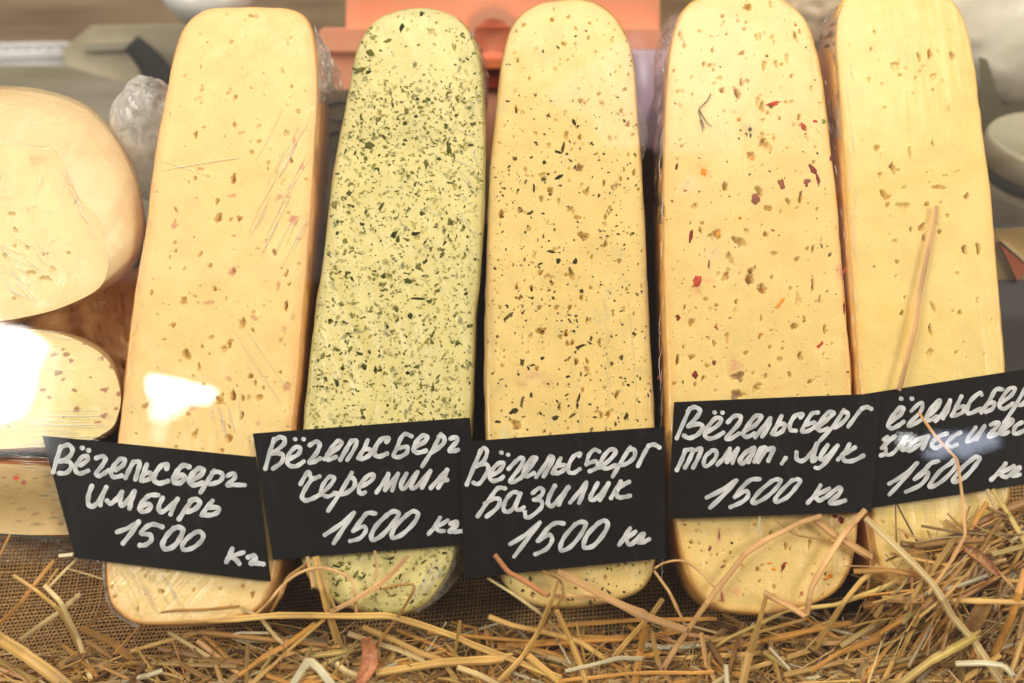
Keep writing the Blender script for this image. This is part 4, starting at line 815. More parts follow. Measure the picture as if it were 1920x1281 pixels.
straws = [  # zoom, points, width px, colour, label, extra height
 ('r1', [(100, 395), (260, 500), (430, 640), (520, 780), (600, 960), (690, 1204)], 8, 'g', 'thin bent golden straw over the burlap at left, beside a paler twin', -.012),
 ('r1', [(330, 470), (450, 590), (500, 700), (580, 850), (640, 1040), (684, 1200)], 10, 'p', 'pale blunt-tipped bent straw on burlap left of the ginger cheese', -.008),
 ('r1', [(-40, 790), (0, 755), (150, 610), (260, 460), (390, 300)], 8, 'o', 'brown-gold straw leaning towards the lower left of the ginger price card', -.012),
 ('r1', [(150, 880), (300, 770), (430, 680), (590, 545)], 9, 'p', 'short straight pale straw passing under two bent ones left of the ginger cheese', -.02),
 ('r1', [(-60, 830), (0, 870), (180, 985), (380, 1130), (520, 1240)], 22, 'g', 'thickest glossy orange-gold straw, crossing the bottom left corner', .004),
 ('r1', [(370, 480), (500, 345), (575, 275)], 6, 'p', 'short thin pale straw ending at the bottom left corner of the ginger price card', -.012),
 ('r1', [(345, 470), (430, 350)], 5, 'g', 'very short thin straw beside the hooked pale straw', -.014),
 ('r1', [(600, 790), (850, 900), (1000, 1040), (1200, 1130), (1380, 1215)], 13, 'b', 'flat tan straw running down to the bottom edge below the ginger cheese', -.01),
 ('r1', [(850, 990), (1000, 830), (1150, 700), (1300, 660), (1550, 650), (1795, 625)], 5, 'b', 'thin brown arched straw lying over the bottom of the ginger cheese', 0),
 ('r1', [(960, 970), (1200, 900), (1450, 830), (1605, 795)], 8, 'g', 'straight golden straw on the burlap directly below the ginger cheese', -.012),
 ('px', [(425, 1194), (450, 1186), (470, 1187), (502, 1187)], 5, 'w', 'small whitish kinked straw on burlap below the ginger cheese corner', -.004),
 ('r1', [(500, 345), (650, 385), (775, 425)], 4, 'p', 'thin straw touching the left edge of the ginger cheese below its card', -.02),
 ('r1', [(650, 790), (820, 610)], 6, 'b', 'short brown straw on the burlap left of the ginger cheese bottom', -.03),
 ('r1', [(440, 250), (545, 240)], 8, 'w', 'short whitish flat straw at the lower left of the ginger price card', 0),
 ('r1', [(-30, 290), (0, 240), (70, 100)], 5, 'o', 'short straw at the left frame edge in front of the tray rim', 0),
 ('px', [(390, 1163), (440, 1161), (515, 1154), (590, 1154), (665, 1155), (725, 1154), (740, 1157), (815, 1180), (920, 1222), (985, 1246), (1050, 1271)], 11, 'g', 'longest golden straw, lying level under the wild garlic cheese then bending down to the right', .004),
 ('r2', [(545, 175), (590, 400)], 8, 'k', 'short pinkish straw poking out beneath the wild garlic price card', 0),
 ('r2', [(605, 175), (655, 400), (700, 580), (780, 830)], 13, 'g', 'thick upright golden straw rising to the wild garlic price card', 0),
 ('r2', [(640, 280), (690, 420), (750, 560)], 6, 'g', 'slim straw lying along the thick upright golden one', .002),
 ('r2', [(720, 590), (900, 500), (1080, 390), (1180, 300), (1275, 195)], 9, 'k', 'pinkish straw with split tip across the wild garlic cheese bottom', .002),
 ('r2', [(165, 600), (250, 520), (370, 380), (500, 290), (650, 260), (800, 300), (880, 360), (900, 450), (915, 620)], 6, 'k', 'curling leaf-thin straw arching between the ginger and wild garlic cheeses', .001),
 ('r2', [(265, 605), (340, 470), (395, 330), (540, 230)], 7, 'b', 'brown straw in the dark gap under the wild garlic card left corner', -.006),
 ('r2', [(1050, 130), (1070, 250), (1050, 340)], 6, 'k', 'small upright pinkish straw under the middle of the wild garlic card', 0),
 ('r2', [(1110, 420), (1200, 390), (1350, 380), (1340, 440), (1250, 590), (1130, 750), (1030, 890)], 6, 'b', 'hairpin-bent brown straw at the lower right of the wild garlic cheese', .004),
 ('r2', [(-20, 1110), (0, 1090), (200, 940), (400, 830), (600, 680)], 9, 'o', 'orange straw slanting up from the bottom left of centre towards the wild garlic cheese', 0),
 ('r2', [(170, 1100), (350, 930), (480, 810), (670, 645)], 7, 'g', 'slim golden straw parallel to and right of the orange slanting one', .002),
 ('r2', [(60, 570), (180, 620), (300, 770), (400, 860)], 8, 'p', 'twisted pale blade from the right bottom corner of the ginger cheese', 0),
 ('r2', [(95, 965), (350, 920), (560, 870), (930, 840)], 8, 'g', 'level golden straw below the wild garlic cheese, upper of two', -.004),
 ('r2', [(570, 920), (800, 890), (940, 870)], 10, 'y', 'level golden straw below the wild garlic cheese, lower and shorter of two', .001),
 ('r2', [(850, 750), (1050, 820), (1250, 880), (1430, 960)], 10, 'p', 'pale straw slanting down right beside the reddish leaf, lower of two', 0),
 ('r2', [(960, 700), (1200, 800), (1400, 900), (1560, 950), (1680, 1124)], 9, 'g', 'long straw slanting down right beside the reddish leaf, upper of two', .002),
 ('r2', [(1060, 1050), (1300, 1010), (1550, 970), (1920, 950), (2030, 935)], 15, 'g', 'broad flat golden straw lying level near the bottom centre', .004),
 ('r2', [(430, 1140), (500, 1030), (560, 950), (640, 1020), (730, 1140)], 13, 'w', 'pale out-of-focus folded straw at the bottom edge, closest to the camera', .07),
 ('r2', [(1650, 900), (1690, 670)], 7, 'g', 'short upright straw right of the long golden bend, on the burlap', .006),
 ('r2', [(760, 970), (850, 1040), (1000, 1090)], 11, 'p', 'pale curled blade left of the reddish leaf at the bottom', .004),
 ('r2', [(1310, 830), (1600, 790), (1920, 760)], 7, 'o', 'level orange straw below the gap between wild garlic and basil cheeses', -.012),
 ('r3', [(270, 160), (370, 290), (480, 350), (650, 460)], 9, 'r', 'open split straw lying over the bottom left of the basil price card', .006),
 ('r3', [(650, 460), (800, 470), (1060, 480)], 7, 'k', 'level straw across the bottom of the basil cheese', .001),
 ('r3', [(215, 335), (400, 450), (600, 590), (770, 750)], 6, 'p', 'thin pale straw slanting past the left underside of the basil cheese', -.006),
 ('r3', [(630, 285), (740, 340), (780, 400), (760, 510), (600, 740), (480, 930)], 5, 'b', 'thin hooked brown straw over the basil cheese bottom', .003),
 ('r3', [(740, 355), (690, 520), (600, 740), (470, 940), (310, 1110)], 9, 'g', 'slanting golden straw rising onto the basil cheese bottom', .005),
 ('r3', [(740, 290), (900, 370), (1100, 480), (1400, 620), (1700, 725)], 13, 'k', 'broad tan straw slanting from the basil card down to the right', .006),
 ('r3', [(735, 580), (830, 780), (920, 1000), (960, 1140)], 10, 'g', 'steep straw running down to the bottom edge under the basil cheese', .004),
 ('r3', [(225, 625), (400, 690), (690, 750), (900, 810), (1100, 940)], 10, 'g', 'frayed straw starting on the burlap left below the basil cheese', -.002),
 ('r3', [(290, 845), (600, 825), (900, 800), (1300, 785)], 11, 'o', 'level cut straw with a clean open end below the basil cheese', -.004),
 ('r3', [(620, 710), (900, 680), (1350, 650), (1920, 640)], 8, 'o', 'long level orange straw on the burlap below the basil and tomato cheeses', -.012),
 ('r3', [(1470, 265), (1550, 220), (1690, 210), (1830, 310), (1930, 420)], 4, 'k', 'thin arching straw bridging the gap between basil and tomato cheeses', 0),
 ('r3', [(1465, 280), (1580, 440), (1640, 570), (1690, 670)], 6, 'k', 'thin straw falling from the right corner of the basil cheese', -.002),
 ('r3', [(1530, 495), (1450, 610), (1280, 790), (1180, 910)], 9, 'g', 'tapered straw slanting below the right corner of the basil cheese', 0),
 ('r3', [(1410, 690), (1360, 900), (1320, 1140)], 13, 'o', 'upright flat straw standing below the basil cheese right corner', .002),
 ('r3', [(800, 1035), (1050, 975), (1200, 935), (1370, 940)], 8, 'w', 'bleached whitish straw near the bottom centre', .006),
 ('r3', [(1440, 720), (1500, 980)], 9, 'g', 'short steep straw beside the upright flat one', 0),
 ('r3', [(1820, 760), (1870, 1000)], 8, 'k', 'short steep straw left under the tomato cheese', 0),
 ('r3', [(750, 1110), (1300, 1050), (1900, 1040)], 7, 'o', 'long level straw along the bottom right of centre', .004),
 ('r3', [(-10, 1005), (150, 1060), (300, 1140)], 10, 'p', 'pale straw cut by the bottom edge left of centre', .008),
 ('r4', [(1130, 105), (980, 150), (740, 270), (590, 370), (400, 610), (240, 830), (110, 1020), (20, 1170)], 10, 'k', 'long jointed straw crossing the lower face of the tomato cheese', .002),
 ('r4', [(1440, 60), (1280, 240), (1150, 440), (1060, 600), (1040, 700), (1020, 810), (890, 735), (750, 660)], 11, 'k', 'folded zigzag straw over the right of the tomato cheese bottom', .003),
 ('r4', [(742, 660), (690, 850), (620, 1080), (570, 1300)], 14, 'g', 'broad golden blade with pointed tip rising in front of the tomato cheese', .008),
 ('r4', [(770, 110), (950, 240), (1190, 280), (1300, 330)], 3, 'b', 'hair-thin straw under the tomato price card', .001),
 ('r4', [(1060, 110), (1220, 240), (1440, 370)], 14, 'k', 'broad pinkish blade under the right end of the tomato price card', -.001),
 ('r4', [(1530, 455), (1400, 570), (1280, 720), (1180, 880), (1090, 1040)], 9, 'g', 'slanting straw in the dark gap right of the tomato cheese', .002),
 ('r4', [(380, 1030), (460, 970), (700, 860), (880, 770), (1230, 730), (1530, 620)], 8, 'y', 'greenish-gold straw running level under the tomato cheese', -.004),
 ('r4', [(390, 1050), (700, 990), (1000, 920), (1320, 860)], 9, 'o', 'orange straw slanting gently up under the tomato cheese', -.004),
 ('r4', [(-30, 1112), (400, 1090), (800, 1060)], 9, 'g', 'level gold straw left below the tomato cheese', -.002),
 ('r4', [(1050, 1200), (1250, 1070), (1520, 975)], 10, 'o', 'thick orange straw slanting up right at the bottom', .004),
 ('r4', [(1130, 1000), (1540, 990)], 9, 'k', 'level straw in the bedding between tomato and classic cheeses', 0),
 ('r4', [(760, 1030), (900, 1180)], 6, 'w', 'short whitish straw slanting down under the tomato cheese', .004),
 ('r4', [(455, 1150), (465, 1300)], 9, 'w', 'upright whitish straw end at the bottom edge below the tomato cheese', .008),
 ('r4', [(280, 930), (320, 1150), (400, 1300)], 9, 'k', 'steep pinkish straw at the bottom left of the tomato cheese', .002),
 ('r4', [(620, 1180), (820, 1120), (1050, 1050)], 9, 'g', 'straw right of the broad golden blade near the bottom', .002),
 ('r4', [(695, 95), (685, 230)], 5, 'w', 'tiny whitish straw under the middle of the tomato price card', 0),
 ('r5', [(200, 290), (400, 480), (600, 680), (720, 880), (860, 1040), (1030, 1300)], 13, 'p', 'thick pale straw slanting from the classic price card to the bottom right', .012),
 ('px', [(1722, 773), (1755, 820), (1795, 862), (1803, 920), (1808, 980), (1810, 1004), (1785, 1050), (1742, 1110)], 6, 'k', 'thin bent straw standing in front of the classic price card', .012),
 ('r5', [(300, 770), (600, 780), (900, 790), (1180, 800)], 9, 'g', 'level golden straw crossing the bedding below the classic cheese', .003),
 ('r5', [(390, 1300), (600, 1140), (860, 1000)], 14, 'y', 'thick straw slanting up right at the bottom right', .014),
 ('r5', [(400, 1130), (480, 960), (560, 820)], 9, 'g', 'leftmost of several parallel steep straws below the classic cheese', .001),
 ('r5', [(480, 1090), (600, 900), (660, 810)], 9, 'o', 'second of several parallel steep straws below the classic cheese', -.003),
 ('r5', [(520, 1110), (700, 870)], 8, 'o', 'third of several parallel steep straws below the classic cheese', -.002),
 ('r5', [(560, 1130), (760, 900)], 8, 'g', 'fourth of several parallel steep straws below the classic cheese', 0),
 ('r5', [(1160, 600), (1080, 880), (970, 1110)], 14, 'o', 'broad orange straw standing steeply at the right frame edge', .004),
 ('r5', [(0, 1100), (260, 1000), (450, 880), (560, 800)], 9, 'o', 'orange straw slanting up towards the classic cheese bottom', -.002),
 ('r5', [(930, 120), (990, 260)], 8, 'p', 'short pale straw at the right end under the classic price card', .001),
 ('r5', [(960, 120), (1060, 270), (1170, 460)], 10, 'y', 'steep straw descending right from under the classic price card', .004),
 ('r5', [(620, 520), (800, 470), (1000, 350)], 10, 'g', 'golden straw across the classic cheese bottom, lower of two', .003),
 ('r5', [(840, 340), (1000, 260), (1170, 190)], 14, 'b', 'broad straw across the classic cheese bottom, upper of two', .002),
 ('r5', [(960, 510), (1170, 455)], 9, 'y', 'level straw at the right frame edge beside the classic cheese', .006),
 ('r5', [(740, 1165), (900, 1160), (1030, 1175), (1080, 1230)], 10, 'w', 'bleached hooked straw in the bottom right corner', .02),
 ('r5', [(380, 210), (385, 440)], 3, 'd', 'thin dark vertical stalk on the classic cheese bottom', .001),
 ('r5', [(390, 210), (500, 420), (610, 540)], 4, 'd', 'thin dark slanting stalk on the classic cheese bottom', .001),
 ('r5', [(200, 300), (240, 540), (200, 800)], 5, 'b', 'thin stalk in the gap between tomato and classic cheeses', -.004),
 ('r5', [(690, 265), (780, 350), (850, 420)], 4, 'b', 'short brown stalk on the classic cheese bottom', .001),
 ('r5', [(370, 345), (520, 420), (680, 490)], 5, 'k', 'pinkish stalk crossing the classic cheese bottom', .002),
 ('r5', [(430, 480), (600, 440), (780, 385)], 5, 'y', 'thin yellowish stalk crossing the classic cheese bottom', .003),
 ('r5', [(90, 785), (240, 735), (375, 680)], 9, 'y', 'short pale straw pointing left between tomato and classic cheeses', 0),
 ('d', [(545, 240), (505, 450), (455, 700), (425, 900), (390, 1050), (355, 1185)], 10, 'k', 'straight pinkish straw lying on the face of the plain classic cheese', 0),
]
for i, (z, pts, w, c, lab, dz) in enumerate(straws):
    zp = [Z(z, *q) for q in pts]
    pp = catmull(zp, 5) if ('curl' in lab or 'arch' in lab or 'hooked brown' in lab) else bent(zp, i)
    k = len(pp); sc = 1.0
    p3 = []
    for j, q in enumerate(pp):
        nn_ = n_auto(q[0], q[1]) + dz
        if z == 'd': nn_ = .0035 + .004 * j / k
        if 770 < q[1] < 1100: nn_ = max(nn_, .0125) if ('card' in lab and q[1] < 965 and q[0] > 1250) or 'split straw' in lab or 'thin bent straw' in lab else nn_
        p3.append(P(q[0], q[1], nn_))
    wpx = w / 2 * MMPX * (0.86 if w < 9 else .97)
    tip = .55 if 'pointed' in lab else .9
    v, f, cc = straw_geo(p3, wpx * tip, wpx, STR[c], i + 3, 12 if w >= 8 else 8, .42)
    o = mesh('straw', v, f, MAT['straw'], None, cc, smooth=False, loc=p3[-1])
    tag(o, lab, 'straw', 'straws lying loose around the cheeses')

# reddish dry leaf and a tan leaf
def leaf(label, z, pts, w, col, dz, seed):
    pp = catmull([Z(z, *q) for q in pts], 6); k = len(pp); V_ = []; C_ = []; r = random.Random(seed); m_ = 7
    for j, q in enumerate(pp):
        d = np.array(pp[min(j + 1, k - 1)]) - np.array(pp[max(j - 1, 0)]); d /= np.linalg.norm(d) + 1e-9
        ww = w / 2 * (.55 + .45 * math.sin(math.pi * min(1, (j + 1.5) / k * 1.1)))
        for a in range(m_):
            s = (a / (m_ - 1) * 2 - 1); x, y = q[0] - d[1] * ww * s, q[1] + d[0] * ww * s
            V_.append(P(x, y, n_auto(q[0], q[1]) + dz + .0025 * s * s + r.gauss(0, .0004)))
            C_.append(np.clip(np.array(S(col)) * r.uniform(.75, 1.2) * (1.15 if a in (1, 5) else 1), 0, 1))
    idx = np.arange(k * m_).reshape(k, m_); f = np.stack([idx[:-1, :-1], idx[:-1, 1:], idx[1:, 1:], idx[1:, :-1]], -1).reshape(-1, 4)
    n_ = len(V_); V2 = V_ + [v_ - Nax * .0003 for v_ in V_]; f = np.concatenate([f, f[:, ::-1] + n_])
    tag(mesh('dry_leaf', V2, f, MAT['straw'], None, np.array(C_ + C_), loc=V_[0]), label, 'leaf')
leaf('wrinkled reddish-brown dry leaf at the bottom, under the wild garlic cheese', 'r2', [(985, 780), (1010, 880), (1010, 980), (960, 1080), (930, 1160)], 30, (206, 136, 92), .006, 1)
leaf('flat tan dry leaf standing in the straw under the classic cheese', 'r5', [(930, 790), (880, 870), (830, 960), (800, 1060)], 32, (176, 134, 84), .001, 2)
leaf('small brown dry leaf in the straw at the right below the classic card', 'r5', [(800, 470), (880, 520), (960, 590), (1000, 640)], 18, (176, 124, 84), .006, 3)

# the bedding itself: too many to count
mb = MB(); r = random.Random(99)
def hay_top(x, y):
    """pixel row where the loose bedding begins"""
    if x < 430: return 1215 - max(0, (60 - x)) * .0
    if x < 1300: return 1188
    if x < 1640: return 1175 - (x - 1300) * .08
    return max(1085 - (x - 1640) * .72, 985 - (x - 1640) * .155)
cnt = 0; tries = 0
while cnt < 3600 and tries < 90000:
    tries += 1
    x = r.uniform(-60, 1980); y = r.uniform(900, 1345); top = hay_top(x, y)
    if y < top: continue
    den = min(1, (y - top) / 60. + .25) * (.34 if x < 420 else 1) * (.5 if 420 < x < 560 else 1)
    if r.random() > den: continue
    right = x > 1600
    a = r.gauss(0, 30) if r.random() < .62 else r.uniform(-90, 90)
    if right and r.random() < .55: a = r.gauss(-50, 22)
    a *= D2R; l = r.uniform(70, 340) * (1 if r.random() < .75 else .35); thin = r.random() < .55
    w = r.uniform(1.6, 3.4) if thin else 4.5 + 8.5 * r.random() ** 1.5
    dx, dy = math.cos(a) * l / 2, math.sin(a) * l / 2; bend = r.gauss(0, l * .03)
    if min(y - abs(dy), y) < hay_top(x, y) - 22: continue
    npt = 4 if not thin else 5; p3 = []
    floor_n = float(burlap_n(np.array(UV(x, y, -.04)[1]))) + .004
    top_n = max(floor_n + .004, n_auto(x, max(y, 1160)) - .002) if not right else max(floor_n + .004, -.008 - .012 * (y > 1180))
    t_ = r.random() ** .8; n_c = floor_n + (top_n - floor_n) * t_; tilt = r.gauss(0, .004)
    if x > 1600 and inside(P5, x, y):
        if r.random() < .45: continue
        n_c = r.uniform(.004, .015); tilt = r.gauss(0, .002); l = min(l, 190); dx, dy = math.cos(a) * l / 2, math.sin(a) * l / 2
    for j in range(npt):
        s = j / (npt - 1) * 2 - 1
        p3.append(P(x + dx * s - dy / l * bend * (1 - s * s) * 2, y + dy * s + dx / l * bend * (1 - s * s) * 2, n_c + tilt * s))
    c = r.choice(['g', 'g', 'g', 'o', 'o', 'b', 'b', 'p', 'k', 'y', 'w' if r.random() < .35 else 'g', 'd' if r.random() < .5 else 'o'])
    v, f, cc = straw_geo(p3, w / 2 * MMPX * .95, w / 2 * MMPX * .85, STR[c], cnt, 6 if not thin else 4, .6)
    mb.add(v, f, np.clip(cc * r.uniform(.45, 1.1), 0, 1)); cnt += 1
print('hay', cnt)
tag(mb.build('straw_bedding', MAT['straw'], smooth=False), 'tangled golden straw bedding heaped along the front of the display', 'straw', kind='stuff')

# ------------------------------------------------------------------ wrapped cheeses at the left
def wedge(name, label, face, back, nf, nb, facec, edgec, mat, rindm, holes=(), tints=(), seed=0):
    """thick piece of cheese: cut face grid on one plane, skin lofted back to a second outline"""
    fc = catmull(face, 6, True); bc = catmull(back, 6, True)
    F0 = [P(p[0], p[1], nf) for p in fc]
    # resample both outlines to the same count
    root = empty(name, P(*np.mean([p for p in back], 0), nb), label, 'cheese', None)
    uvp = np.array([UV(p[0], p[1], nf) for p in fc]); vmin, vmax = uvp[:, 1].min(), uvp[:, 1].max()
    vs_ = np.linspace(vmin + 1e-5, vmax - 1e-5, 230); A = uvp; B = np.roll(uvp, -1, 0)
    uL = np.full(len(vs_), 1e9); uR = np.full(len(vs_), -1e9)
    for a, b_ in zip(A, B):
        if abs(b_[1] - a[1]) < 1e-12: continue
        k = (vs_ >= min(a[1], b_[1])) & (vs_ <= max(a[1], b_[1])); x = a[0] + (b_[0] - a[0]) * (vs_ - a[1]) / (b_[1] - a[1])
        uL = np.where(k, np.minimum(uL, x), uL); uR = np.where(k, np.maximum(uR, x), uR)
    nc = 190; t = np.linspace(0, 1, nc); U = uL[:, None] + (uR - uL)[:, None] * t; Vv = np.repeat(vs_[:, None], nc, 1)
    H = .003 * (fbm(U * 20, Vv * 20, seed) - .5) + .0006 * (fbm(U * 90, Vv * 60, seed + 1) - .5); C = np.zeros(U.shape + (3,)); C[:] = facec
    ed = np.minimum(np.minimum(t[None] * 1.0, 1 - t[None]) * (uR - uL)[:, None], np.minimum(Vv - vmin, vmax - Vv)); w_ = np.clip(1 - ed / (.024 if name != 'cheese_wheel_half' else .03), 0, 1)[..., None] ** 1.3 * (1 if name == 'cheese_wheel_half' else .6); C = C * (1 - w_) + np.array(S((248, 215, 156))) * w_
    C *= (1 + .10 * (fbm(U * 50, Vv * 50, seed + 2) - .5))[..., None]
    H *= np.clip(ed / .012, 0, 1)
    for (px, py, rx, ry, dep, colr, amt) in list(holes) + list(tints):
        c0 = UV(px, py, nf); s_ = MMPX; q = np.hypot((U - c0[0]) / (rx * s_), (Vv - c0[1]) / (ry * s_)) + .9 * (vnoise(U * 700, Vv * 700, 4) - .5)
        k = np.clip((1 - q) * 2.2, 0, 1); H -= dep * k; ka = (k * amt)[..., None]; C[:] = C * (1 - ka) + np.array(colr) * ka
    verts = (Rt * U[..., None] + Vax * Vv[..., None] + Nax * (H + nf)[..., None]).reshape(-1, 3)
    idx = np.arange(len(vs_) * nc).reshape(len(vs_), nc)
    mesh('cut_face', verts, np.stack([idx[:-1, :-1], idx[:-1, 1:], idx[1:, 1:], idx[1:, :-1]], -1).reshape(-1, 4), mat, root, np.clip(C, 0, 1).reshape(-1, 3))
    rings = []
    m_ = min(len(fc), len(bc)); fi = [fc[int(i * len(fc) / m_)] for i in range(m_)]; bi = [bc[int(i * len(bc) / m_)] for i in range(m_)]
    for s, e_ in ((0, 0), (.03, .10), (.10, .34), (.25, .66), (.5, .92), (.85, 1.0), (1.0, .97), (1.15, .86)):
        rr = []
        for i, (p, q) in enumerate(zip(fi, bi)):
            x = p[0] + (q[0] - p[0]) * e_; y = p[1] + (q[1] - p[1]) * e_
            n_ = nf - .0001 + (nb - nf) * s + .0015 * (float(vnoise(np.array(i * .5), np.array(s * 9.), seed + 5)) - .5) * (s > 0)
            rr.append(P(x, y, n_))
        rings.append(rr)
    v, f = loft(rings, False, True); mesh('rind', v, f, rindm, root)
    return root
fm = cheese_mat('wrapped_wheel_cheese', .7, .8)
wf = [(-60, 240), (0, 262), (60, 272), (105, 281), (124, 320), (150, 372), (186, 410), (196, 459), (203, 495), (186, 540), (120, 575), (60, 592), (0, 602), (-60, 604)]
wb = [(-60, 150), (0, 160), (70, 166), (130, 182), (176, 206), (215, 250), (244, 300), (262, 345), (273, 415), (268, 465), (242, 512), (180, 552), (70, 592), (-60, 606)]
HC = np.array(S((232, 192, 104)))
hs = [(20, 400, 7, 5, .0015, HC * .7, .6), (28, 430, 6, 6, .0015, HC * .7, .6), (26, 462, 5, 6, .0015, HC * .7, .6), (51, 465, 6, 5, .0015, HC * .7, .6), (10, 480, 6, 6, .0015, HC * .7, .6), (86, 477, 10, 4, .0015, HC * .7, .6), (130, 474, 6, 4, .0015, HC * .7, .6), (60, 512, 14, 5, .0015, HC * .7, .6), (85, 522, 12, 7, .0015, HC * .7, .6), (98, 505, 9, 6, .001, HC * .8, .6), (26, 560, 5, 4, .001, HC * .7, .6), (70, 300, 22, 12, 0, S((230, 180, 110)), .4)]
wheel = wedge('cheese_wheel_half', 'large cling-wrapped yellow half wheel with pinkish rind, topmost of the left stack', wf, wb, .004, -.05, np.array(S((252, 228, 168))), None, fm, rind_mat('wrapped_rind', S((246, 208, 150)), S((252, 226, 172)), .012, 1.0), hs, (), 3)
rc = random.Random(8); ls = [(rc.uniform(-5, 70), rc.uniform(430, 540), 0, 0) for _ in range(16)]; ls = [(x, y, x + rc.uniform(15, 50), y + rc.uniform(12, 36)) for x, y, _, _ in ls]
ls += [(118 + i * 6, 318 + i * 14, 126 + i * 7, 336 + i * 14) for i in range(9)] + [(rc.uniform(0, 180), rc.uniform(180, 240), 0, 0) for _ in range(0)]
ls += [(x, y, x + rc.uniform(-16, 22), y + rc.uniform(-6, 26)) for x, y in [(rc.uniform(0, 190), rc.uniform(290, 520)) for _ in range(22)]]
creases(wheel, [l for l in ls if inside(wf, l[0], l[1]) and inside(wf, l[2], l[3])], n=.0055, w=1.3, seed=9)
# crinkled film over the wheel's rind
spk = [(102, 664, 6, 4), (118, 655, 5, 3), (124, 664, 8, 5), (133, 676, 7, 5), (107, 699, 8, 6), (118, 711, 6, 3), (82, 731, 9, 4), (94, 745, 6, 4), (68, 742, 6, 4), (140, 732, 7, 4), (196, 731, 8, 6), (170, 708, 4, 3), (191, 672, 8, 5), (211, 687, 8, 6), (144, 768, 9, 6), (195, 779, 7, 5), (223, 738, 5, 5), (97, 666, 6, 5), (218, 766, 4, 4), (182, 792, 10, 3), (120, 782, 4, 3), (160, 645, 6, 3), (30, 700, 5, 4), (40, 760, 5, 4), (15, 800, 6, 4)]
w2 = wedge('flecked_cheese_piece', 'cling-wrapped pale cheese piece with small red-brown specks, middle of the left stack', [(-60, 612), (0, 614), (80, 620), (140, 636), (190, 664), (215, 698), (226, 740), (222, 775), (205, 806), (150, 832), (80, 838), (0, 842), (-60, 842)], [(-60, 604), (0, 608), (80, 614), (144, 628), (196, 656), (222, 694), (233, 740), (229, 780), (210, 815), (150, 842), (80, 848), (0, 850), (-60, 850)], 0, -.06,
      np.array(S((238, 220, 150))), None, cheese_mat('wrapped_flecked_cheese', 1.5, .5, .3, .3), rind_mat('wrapped_rind_tan', S((222, 186, 124)), S((236, 206, 146))), [], [(x, y, a, b_, 0, S((166, 92, 58)), .85) for x, y, a, b_ in spk], 5)
creases(w2, [(rc.uniform(-10, 90), y, rc.uniform(110, 215), y + rc.uniform(-3, 5)) for y in range(772, 840, 5)] + [(rc.uniform(-10, 60), y, rc.uniform(90, 150), y + 6) for y in range(618, 700, 12)], n=.0016, w=1.3, seed=12)
hsp = [(rc.uniform(-10, 130), rc.uniform(885, 990), rc.uniform(4, 12), rc.uniform(1.5, 3.5), 0, S((128, 104, 50)), .55) for _ in range(26)] + [(30, 896, 8, 6, 0, S((206, 60, 30)), .95), (44, 905, 6, 4, 0, S((150, 60, 40)), .9), (6, 896, 5, 3, 0, S((150, 80, 60)), .8), (85, 930, 12, 3, 0, S((110, 96, 50)), .7), (14, 934, 9, 3, 0, S((130, 110, 60)), .6), (22, 944, 9, 2, 0, S((130, 110, 60)), .6), (64, 966, 6, 4, 0, S((170, 90, 50)), .6), (98, 962, 5, 4, 0, S((170, 90, 50)), .6), (70, 906, 14, 3, 0, S((150, 134, 74)), .5)]
w3 = wedge('herb_cheese_piece', 'wrapped yellow cheese piece with green herbs and a red pepper bit, lowest at left', [(-60, 868), (0, 870), (60, 872), (104, 878), (130, 900), (150, 950), (160, 985), (150, 1002), (60, 1000), (-60, 992)], [(-60, 850), (0, 852), (70, 854), (120, 862), (150, 890), (165, 945), (176, 990), (160, 1012), (60, 1006), (-60, 998)], -.004, -.06,
      np.array(S((190, 152, 70))) * .68, None, cheese_mat('wrapped_herb_cheese', 1.4, .5, .2, .06), rind_mat('wrapped_rind_orange', S((214, 140, 84)), S((232, 176, 120))), [], hsp, 7)
creases(w3, [(rc.uniform(-10, 60), y, rc.uniform(70, 120), y + 4) for y in range(852, 880, 5)], n=-.002, w=1.3, seed=14)
# tray the left stack stands on: clear plastic with dark rim
tr = empty('plastic_tray', P(60, 1050, -.05), 'clear shallow plastic tray with thin dark rim under the left cheese stack', 'tray')
def bar_px(a, b_, w, n0, n1, mat, name, parent, h=.002):
    A, B = np.array(a, float), np.array(b_, float); d = B - A; d /= np.linalg.norm(d); q = np.array([-d[1], d[0]]) * w / 2
    v = []
    for n_, in ((0,), (-h,)):
        v += [P(*(A - q), n0) + Nax * n_, P(*(B - q), n1) + Nax * n_, P(*(B + q), n1) + Nax * n_, P(*(A + q), n0) + Nax * n_]
    return mesh(name, v, [(0, 1, 2, 3)[::-1], (4, 5, 6, 7), (0, 1, 5, 4), (1, 2, 6, 5), (2, 3, 7, 6), (3, 0, 4, 7)], mat, parent, smooth=False)
bar_px((-60, 999), (240, 1016), 4, .003, -.01, simple('tray_rim_dark', (.02, .018, .014), .3), 'tray_rim', tr)
film_sheet('tray_wall', [[(-60, 1001, .002), (80, 1008, .0), (200, 1015, -.01), (235, 1017, -.012)], [(-60, 1060, -.02), (60, 1056, -.025), (150, 1066, -.03), (235, 1075, -.03)]], tr, film_mat('tray_film', .10, (.9, .82, .7), .25, .08, .2), .004, 24, 60, 31)
# kraft paper sheet behind the left stack
paper = film_sheet('kraft_paper', [[(-40, 560, -.045), (130, 545, -.045), (215, 520, -.05), (300, 480, -.06)], [(-40, 700, -.06), (150, 720, -.065), (240, 760, -.065), (320, 860, -.07)]], None, simple('kraft', S((246, 204, 146)), .5, S((232, 182, 122)), 25, .0005, coat=.3), .006, 30, 40, 17)
tag(paper, 'creased brown wrapping paper between the left cheese stack and the ginger block', 'paper')

